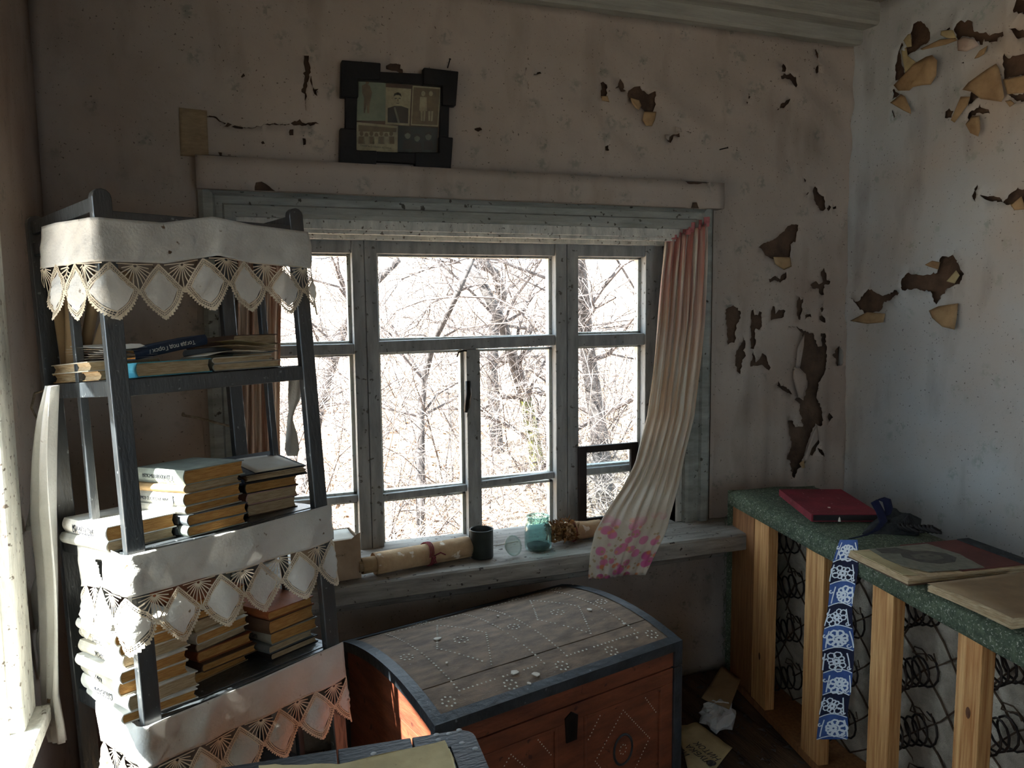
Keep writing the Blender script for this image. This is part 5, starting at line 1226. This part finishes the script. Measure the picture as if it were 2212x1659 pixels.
mat('frill', S(190, 128, 128), S(160, 92, 96), scale=40, rough=.9, translucent=.25)
curtain('faded curtain with pink flowers at the hem, hanging over the sill', [(522, 1436, 1530, -42), (600, 1428, 1527, -20), (700, 1420, 1522, 0), (800, 1409, 1511, 0), (900, 1396, 1499, 0), (1000, 1370, 1474, 0), (1060, 1338, 1461, 0), (1100, 1312, 1452, 0), (1150, 1287, 1441, 0), (1200, 1276, 1415, 0), (1250, 1271, 1393, -8)],
        [(520, 2.76, 2.640), (900, 2.74, 2.632), (1040, 2.63, 2.58), (1100, 2.52, 2.50), (1140, 2.452, 2.447), (1250, 2.446, 2.446)], 7, .010, hem=True)
curtain('faded brownish pink curtain hanging behind the bookrack', [(500, 512, 612, 0), (700, 512, 606, 0), (900, 514, 604, 0), (1100, 516, 606, 0), (1180, 516, 606, 0)],
        [(440, 2.640, 2.78), (1180, 2.645, 2.78)], 6, .012, sgn=-1, mtl='curtain_left')
# tie-back cord stretched from the wall to the left casing, scrap of brown cloth on the nail
cp = [ony(x, y, 2.66) for x, y in ((395, 897), (430, 903), (470, 914), (520, 926))]
MB().tube(cp, .004, 6).tube([ony(x, y, 2.66) for x, y in ((470, 914), (500, 922), (522, 922))], .003, 5).tube([cp[0]+Vector((0, .05, 0)), cp[0]], .004, 6).build('tieback_cord', 'rope', None, smooth=True, label='curtain tie-back cord stretched from the wall behind the bookrack', cat='cord')

# ------------------------------------------------------------------ things on the sill
SZT = SZ+.004
def sillp(px, py): return onz(px, py, SZT)
# carton
b0 = sillp(781, 1248); bxm = frame_mat((b0.x, b0.y, SZT), Vector((1, .10, 0)).normalized(), Vector((-.10, 1, 0)).normalized(), rz)
cb_ = thing('carton', 'brown cardboard box with open top standing on the sill by the bookrack', 'box', M=bxm)
m = MB().box(-.20, 0, 0, .004, 0, .135).box(-.20, 0, .136, .14, 0, .135).box(-.20, -.196, .004, .136, 0, .135).box(-.004, 0, .004, .136, 0, .135).box(-.196, -.004, .004, .136, .0, .004); m.build('box_body', 'carton', cb_)
MB().grid(6, 3, lambda u, v: (-.198+u*.19, .004+v*.13, .133-.012*math.sin(v*PI)*.5)).build('paper_lining', 'paper_white', cb_, smooth=True, solid=.001)
MB().prism([(-.03, 0), (0, 0), (0, .018), (-.012, .014)], -.002, .0, Matrix(((1, 0, 0, 0), (0, 0, 1, .003), (0, 1, 0, .134), (0, 0, 0, 1)))).build('torn_flap', 'carton', cb_)
lettering(cb_, 'ПЕЧЕНЬЕ', .011, frame_mat((-.075, -.0004, .085), Vector((1, 0, 0)), Vector((0, 0, 1)), Vector((0, -1, 0))), 'sepia_mid')
# newspaper roll
r0, r1 = sillp(806, 1236), sillp(1012, 1202); r0.y = 2.54; r1.y = 2.60; ax = (r1-r0); ax.z = 0; axn = ax.normalized()
RR = .040; rzv = Vector((0, 0, 1)); sdv = axn.cross(rzv); RC = Vector((r0.x, r0.y, SZT+RR*.93))
nr = thing('newspaper_roll', 'roll of yellowed newspaper tied with red string on the sill', 'paper roll', loc=(r0.x, r0.y, SZT))
LR = ax.length
def roll_fn(r, x0, x1, turns=1.9, wob=.08):
    return lambda u, v: RC+axn*lerp(x0, x1, v)+(sdv*math.cos(u*turns*2*PI)+rzv*math.sin(u*turns*2*PI)*.93)*(r*(.86+.14*u))*(1+wob*.3*math.sin(v*5+u*3))
MB().grid(44, 10, roll_fn(RR, 0, LR)).build('outer_sheet', 'newsprint', nr, smooth=True, world=True, solid=.0008)
MB().grid(30, 6, roll_fn(RR*.72, -.045, LR+.035)).build('inner_sheet', 'kraft', nr, smooth=True, world=True, solid=.0008)
MB().grid(22, 6, roll_fn(RR*.5, -.055, LR+.045)).build('core_sheet', 'pages_pale', nr, smooth=True, world=True, solid=.0008)
m = MB()
for k in range(3):
    xx = LR*(.52+.018*k); m.tube([RC+axn*(xx+.008*math.sin(i*.5))+(sdv*math.cos(i*PI/8)+rzv*math.sin(i*PI/8)*.93)*(RR*1.02+.002) for i in range(17)], .0022, 5, caps=False)
kc = RC+axn*LR*.56+sdv*(RR+.004)+rzv*.004
m.tube([kc, kc+axn*.02+sdv*.012+rzv*.012, kc+axn*.04+sdv*.008], .0024, 5).tube([kc, kc-axn*.014+sdv*.01-rzv*.02, kc+axn*.006+sdv*.006-rzv*.024, kc], .0024, 5)
m.build('string', 'string_red', nr, smooth=True, world=True)
# enamel mug
p = sillp(1045, 1206); mg = thing('tin_mug', 'dark green enamel mug beside the newspaper roll', 'mug', loc=(p.x, p.y+.02, SZT))
MB().lathe([(.0001, .002), (.038, .002), (.0395, 0), (.041, .004), (.041, .098), (.0425, .101), (.0405, .102), (.039, .098), (.039, .006), (.0001, .006)], 32).build('body', 'enamel', mg, smooth=True)
MB().tube([(.040*math.cos(a0), .040*math.sin(a0), z) if k in (0, 6) else (x_*math.cos(1.9), x_*math.sin(1.9), z) for k, (x_, z, a0) in enumerate(((.040, .085, 1.9), (.055, .088, 0), (.066, .078, 0), (.068, .055, 0), (.064, .035, 0), (.054, .028, 0), (.040, .03, 1.9)))], .005, 8).build('handle', 'enamel', mg, smooth=True)
# small round glass dish lying on edge
p = sillp(1106, 1203); gd = thing('glass_dish', 'small round clear glass dish propped on edge between mug and jar', 'dish', M=Matrix.Translation(Vector((p.x, p.y+.01, SZT+.036))) @ Matrix.Rotation(math.radians(20), 4, 'Z') @ Matrix.Rotation(math.radians(68), 4, 'X'))
MB().lathe([(.0001, -.008), (.020, -.008), (.024, -.006), (.033, .010), (.036, .012), (.035, .014), (.031, .012), (.022, -.003), (.0001, -.004)], 28).build('bowl', 'clear_glass', gd, smooth=True)
MB().lathe([(.033, .012), (.037, .013), (.037, .016), (.033, .016), (.033, .012)], 28).build('rim', 'clear_glass', gd, smooth=True)
# jar
p = sillp(1172, 1192); jr = thing('glass_jar', 'blue-green glass preserving jar standing on the sill', 'jar', loc=(p.x, p.y+.04, SZT))
MB().lathe([(.0001, .003), (.036, .003), (.044, .001), (.049, .008), (.050, .02), (.050, .078), (.047, .090), (.041, .098), (.0395, .102), (.0395, .116), (.042, .119), (.0425, .122), (.040, .124), (.0375, .120), (.0375, .100), (.044, .090), (.0465, .078), (.0465, .014), (.040, .007), (.0001, .007)], 36).build('body', 'jar_glass', jr, smooth=True)
MB().lathe([(.041, .103), (.0435, .106), (.041, .109)], 36).lathe([(.041, .117), (.044, .121), (.041, .124)], 36).build('rim', 'jar_glass', jr, smooth=True)
MB().lathe([(.0001, .008), (.041, .008), (.042, .016), (.028, .022), (.0001, .018)], 20).build('dregs', 'bark', jr, smooth=True)
# tied bundle of dry herbs
p = sillp(1255, 1176); hb = thing('herb_bundle', 'bundle of dry brown herbs wrapped in paper beside the jar', 'herb bundle', loc=(p.x, p.y+.03, SZT))
m = MB(); rnd = random.Random(9); hc = Vector((p.x-.085, p.y+.05, SZT+.042))
for k in range(420):
    d = Vector((rnd.gauss(-.3, .8), rnd.gauss(-.2, .8), rnd.gauss(.35, .6))).normalized(); s0 = hc+Vector((rnd.uniform(-.02, .085), rnd.uniform(-.035, .035), rnd.uniform(-.028, .03)))
    q = s0+d*rnd.uniform(.012, .038); q.z = max(q.z, SZT+.002); sd = d.orthogonal().normalized()*rnd.uniform(.003, .008)
    m.add([s0, (s0+q)/2+sd, q, (s0+q)/2-sd+Vector((0, 0, .003))], [(0, 1, 2, 3)])
m.build('dry_leaves', 'herb', hb, world=True, fix=False, kind='stuff')
m = MB(); A0 = hc+Vector((.03, 0, -.004)); A1 = hc+Vector((.20, .03, -.010)); axh = (A1-A0).normalized(); n1 = axh.orthogonal().normalized(); n2 = axh.cross(n1)
m.grid(24, 8, lambda u, v: A0.lerp(A1, v)+(n1*math.cos(u*2*PI)+n2*math.sin(u*2*PI))*(.034+.004*math.sin(u*9+v*5))*(1-.1*v))
m.build('paper_wrap', 'newsprint', hb, smooth=True, world=True, solid=.001)
MB().tube([A0.lerp(A1, .25)+(n1*math.cos(i*PI/8)+n2*math.sin(i*PI/8))*.039 for i in range(17)], .002, 5, caps=False).build('string', 'string_red', hb, world=True)
# small dark frame leaning in the right-hand sash
dfm = thing('small_frame', 'small dark wooden frame with dusty glass leaning on the right-hand pane', 'frame', loc=(1.5, 2.80, SZT))
f0, f1 = ony(1250, 965, 2.80), ony(1378, 963, 2.80); x0, x1 = f0.x, f1.x; zt_ = f0.z; bw = .034
def fb_(a, b, c, d): MB().box(a, b, 2.795, 2.812, c, d).build('frame_bar', 'brown_frame', dfm, world=True, bevel=.002)
fb_(x0, x0+bw, SZT, zt_); fb_(x1-bw, x1, SZT, zt_); fb_(x0+bw, x1-bw, zt_-bw*.8, zt_); fb_(x0+bw, x1-bw, SZT, SZT+bw*.8)
MB().box(x0+bw, x1-bw, 2.804, 2.806, SZT+.02, zt_-.02).build('frame_glass', 'dusty_glass', dfm, world=True)
# crumbs, dead leaves and plaster bits along the sill
m = MB(); rnd = random.Random(4)
for k in range(260):
    c_ = Vector((rnd.uniform(.2, 1.95), rnd.uniform(2.49, 2.80), SZT)); s_ = rnd.uniform(.002, .007)
    m.add([c_+Vector((s_*rnd.uniform(-1, 1), s_*rnd.uniform(-1, 1), rnd.uniform(0, .003))) for _ in range(3)], [(0, 1, 2)])
m.build('sill_debris', ['herb'], None, fix=False, kind='stuff', label='crumbs and bits of dry leaf scattered along the window sill', cat='debris')
MB().tube([sillp(1080, 1190)+Vector((0, .05, .004)), sillp(1130, 1180)+Vector((0, .05, .006))], .0022, 5).build('straw', 'paper_white', None, label='pale straw lying on the sill behind the glass dish', cat='straw')

# ------------------------------------------------------------------ litter on the floor between trunk and bed base
def card(px, z, lab, mt, nm='paper_sheet', lift=.0, world_text=None):
    P = [onz(x, y, z) for x, y in px]; m = MB()
    n = 8; m.grid(n, n, lambda u, v: vlerp(vlerp(P[0], P[1], u), vlerp(P[3], P[2], u), v)+Vector((0, 0, .004+lift*math.sin(u*PI)*math.sin(v*PI)+.004*fbm(u*3, v*3, 6))))
    t = thing(nm, lab, 'paper', loc=P[0]); m.build('sheet', mt, t, smooth=True, world=True, solid=.0015); return t, P
t, P = card([(1462, 1572), (1506, 1563), (1582, 1618), (1500, 1720)], .03, 'yellowed printed card lying on the floor beside the trunk', 'paper_old')
ex_ = (P[2]-P[1]).normalized(); ey_ = Vector((-ex_.y, ex_.x, 0)); 
for i, (tx, cx, cy_) in enumerate((('ИЗ', 1477, 1625), ('КЛУБКА', 1513, 1631), ('НИТОК', 1528, 1622))):
    lettering(t, tx, .034, frame_mat(onz(cx, cy_, .045), -ex_, -ey_, rz), 'ink', world=True)
MB().lathe([(.0001, .004), (.012, .003), (.016, 0)], 9, Matrix.Translation(onz(1537, 1648, .04))).build('ink_blot', 'bark', t, world=True)
t2, P = card([(1515, 1510), (1560, 1440), (1600, 1470), (1575, 1535)], .10, 'brown cardboard sheet propped against the far end of the bed base', 'paper_brown', 'cardboard_sheet', .01)
m = MB(); c_ = onz(1548, 1560, .03); rnd = random.Random(2)
def crum(u, v):
    th, ph = u*2*PI, (v-.5)*PI; d = Vector((math.cos(th)*math.cos(ph), math.sin(th)*math.cos(ph), math.sin(ph)*.75)); r_ = .062*(1+.45*fbm(d.x*2.2, d.y*2.2, d.z*2.2+3)); p = c_+d*r_+Vector((0, 0, .028)); p.z = max(p.z, .004); return p
m.grid(20, 12, crum); m.build('crumpled_bag', 'plastic', None, smooth=False, label='crumpled pale plastic bag on the floor behind the printed card', cat='bag')
m = MB(); rnd = random.Random(8)
for k in range(300):
    c_ = Vector((rnd.uniform(1.25, 1.9), rnd.uniform(1.9, 2.66), .003)); s_ = rnd.uniform(.004, .02)
    m.add([c_+Vector((s_*rnd.uniform(-1, 1), s_*rnd.uniform(-1, 1), rnd.uniform(0, .008))) for _ in range(4)], [(0, 1, 2, 3)])
m.build('floor_debris', 'bark', None, fix=False, kind='stuff', label='plaster crumbs and rubbish scattered on the floor planks', cat='debris')
# ------------------------------------------------------------------ overgrown garden outside
def gz(x, y): return -.45+max(0, y-3.2)*.16+.10*fbm(x*.5, y*.5, 2)
gr = MB().grid(50, 50, lambda u, v: (lerp(-14, 18, u), lerp(-7, 24, v), gz(lerp(-14, 18, u), lerp(-7, 24, v)))).build('garden_ground', 'litter', None, smooth=True, kind='structure', label='garden ground covered with dry leaf litter', cat='ground')
def branchy(m, p, d, L_, r, depth, rnd, n=4, droop=0.0, wig=.35, kids=(3, 5), mi=0):
    segs = 4 if depth > 0 else 3; pts = [p.copy()]; rr = [r]; q = p.copy(); dd = d.normalized()
    for i in range(segs):
        dd = (dd+Vector((rnd.uniform(-wig, wig), rnd.uniform(-wig, wig), rnd.uniform(-wig, wig)-droop))).normalized(); dd.y = abs(dd.y) if q.y < 3.5 else dd.y; q = q+dd*(L_/segs); q.y = max(q.y, 3.2); pts.append(q.copy()); rr.append(r*(1-(i+1)/segs*.65))
    m.tube(pts, rr, max(3, n if depth > 1 else 3), mi, caps=False)
    if depth > 0:
        for k in range(rnd.randint(*kids)):
            t = rnd.uniform(.25, 1); i = min(segs-1, int(t*segs)); b = pts[i].lerp(pts[i+1], t*segs-i); s_ = (pts[i+1]-pts[i]).normalized()
            nd = (s_*.7+Vector((rnd.uniform(-1, 1), rnd.uniform(-1, 1), rnd.uniform(-.5, .8)))*.9).normalized()
            branchy(m, b, nd, L_*rnd.uniform(.45, .7), max(.0022, rr[i]*.5), depth-1, rnd, n, droop, wig, kids, mi)
rnd = random.Random(21)
# trees traced along their trunks at their distance from the house
trees = [
 ('bare fruit tree with a mossy lower trunk outside the middle panes', 6.2, [(1165, 1040), (1155, 960), (1135, 860), (1110, 780), (1085, 700), (1040, 610), (1000, 560)], .075, 'bark_moss'),
 ('thick dark bare tree outside the right-hand sash', 5.4, [(1310, 1020), (1290, 900), (1272, 780), (1262, 680), (1250, 560), (1240, 470)], .085, 'bark'),
 ('bare tree with crossing upper boughs behind the mossy tree', 7.0, [(1075, 960), (1062, 800), (1068, 700), (1085, 640), (1070, 590), (1035, 560), (1000, 520)], .07, 'bark'),
 ('slim pale-barked young tree outside the left middle pane', 5.0, [(905, 1010), (908, 900), (915, 820), (935, 740), (985, 640), (1020, 560)], .035, 'bark'),
 ('leaning bare tree outside the left-hand sash', 6.0, [(640, 1000), (690, 880), (720, 780), (760, 660), (860, 560)], .05, 'bark')]
for lab, Yd, px, r0_, mt in trees:
    pts = [ony(x, y, Yd+.25*math.sin(i)) for i, (x, y) in enumerate(px)]; pts[0].z = min(pts[0].z, gz(pts[0].x, pts[0].y)); b0_ = pts[0].copy(); b0_.z = gz(b0_.x, b0_.y)-.05; pts = [b0_]+pts
    t = thing('bare_tree', lab, 'tree', loc=b0_, group='bare trees in the garden')
    m = MB(); rr = [r0_*(1-.08*i) for i in range(len(pts))]; k_ = 4 if 'moss' in mt else len(pts); m.tube(pts[:k_], rr[:k_], 8)
    if k_ < len(pts): m.tube(pts[k_-1:], rr[k_-1:], 8, 1)
    m.build('trunk', [mt, 'bark'], t, smooth=True, world=True)
    m = MB()
    for i in range(2, len(pts)):
        for k in range(3):
            d = Vector((rnd.uniform(-1, 1), rnd.uniform(-.7, .7), rnd.uniform(-.1, .9))); branchy(m, pts[i], d, rnd.uniform(.7, 1.3), rr[i]*.34, 3, rnd, 5, .03, .45, (3, 5))
    m.build('branches', 'twig', t, smooth=False, world=True, fix=False)
def shrub(lab, x, y, h, stems, mt, depth=2, spread=.6, grp='shrubs in the garden'):
    m = MB(); b = Vector((x, y, gz(x, y)-.03))
    for k in range(stems):
        branchy(m, b+Vector((rnd.uniform(-.25, .25), rnd.uniform(-.25, .25), 0)), Vector((rnd.uniform(-spread, spread), rnd.uniform(-spread, spread), 1)), h*rnd.uniform(.6, 1.1), .0075, depth, rnd, 4, .06, .35, (4, 6))
    return m.build('leafless_shrub', mt, None, fix=False, label=lab, cat='shrub', group=grp)
pos = [(.4, 4.3), (.95, 4.6), (1.5, 4.2), (2.2, 4.5), (2.9, 5.0), (.1, 5.2), (.8, 5.6), (1.7, 5.7), (2.6, 6.0), (3.5, 6.2), (.2, 6.8), (1.2, 7.2), (2.1, 7.4), (3.1, 7.6), (4.2, 7.6), (.6, 8.6), (1.8, 9.0), (3.0, 9.2), (4.4, 9.4)]
for i, (x, y) in enumerate(pos):
    near = y < 5.3
    shrub('tangled leafless shrub close under the window' if near else 'leafless shrub further back among the garden trees', x+rj(.15), y+rj(.15), 1.3 if near else 2.0, 11 if near else 10, 'twig_pale' if i % 3 == 0 else 'twig', 2, .7, 'shrubs under the window' if near else 'shrubs further back')
# fallen leaves and dry grass
m = MB()
for k in range(9000):
    y = 3.3+rnd.random()**1.6*6.5; x = rnd.uniform(-.6, .9+y*.62); s_ = rnd.uniform(.018, .05); z = gz(x, y)+rnd.uniform(.0, .03); a = rnd.uniform(0, 6.3)
    ux, uy = Vector((math.cos(a), math.sin(a), rnd.uniform(-.5, .5)))*s_, Vector((-math.sin(a), math.cos(a), rnd.uniform(-.5, .5)))*s_*.6; c_ = Vector((x, y, z))
    m.add([c_-ux, c_+uy, c_+ux, c_-uy], [(0, 1, 2, 3)])
m.build('fallen_leaves', 'leaf_dry', None, fix=False, kind='stuff', label='dry fallen leaves covering the garden ground', cat='leaves')
m = MB()
for k in range(3200):
    y = 3.3+rnd.random()**1.4*5.5; x = rnd.uniform(-.5, .9+y*.6); b = Vector((x, y, gz(x, y))); h = rnd.uniform(.15, .6); d = Vector((rnd.uniform(-.7, .7), rnd.uniform(-.7, .7), 1)).normalized()
    p1_, p2_ = b+d*h*.6, b+d*h+Vector((rnd.uniform(-.15, .15), rnd.uniform(-.15, .15), -.06)); m.tube([b, p1_, p2_], [.003, .0025, .0012], 3, caps=False)
m.build('dry_stalks', 'twig_pale', None, fix=False, kind='stuff', label='dry grass stalks standing in the garden', cat='grass')
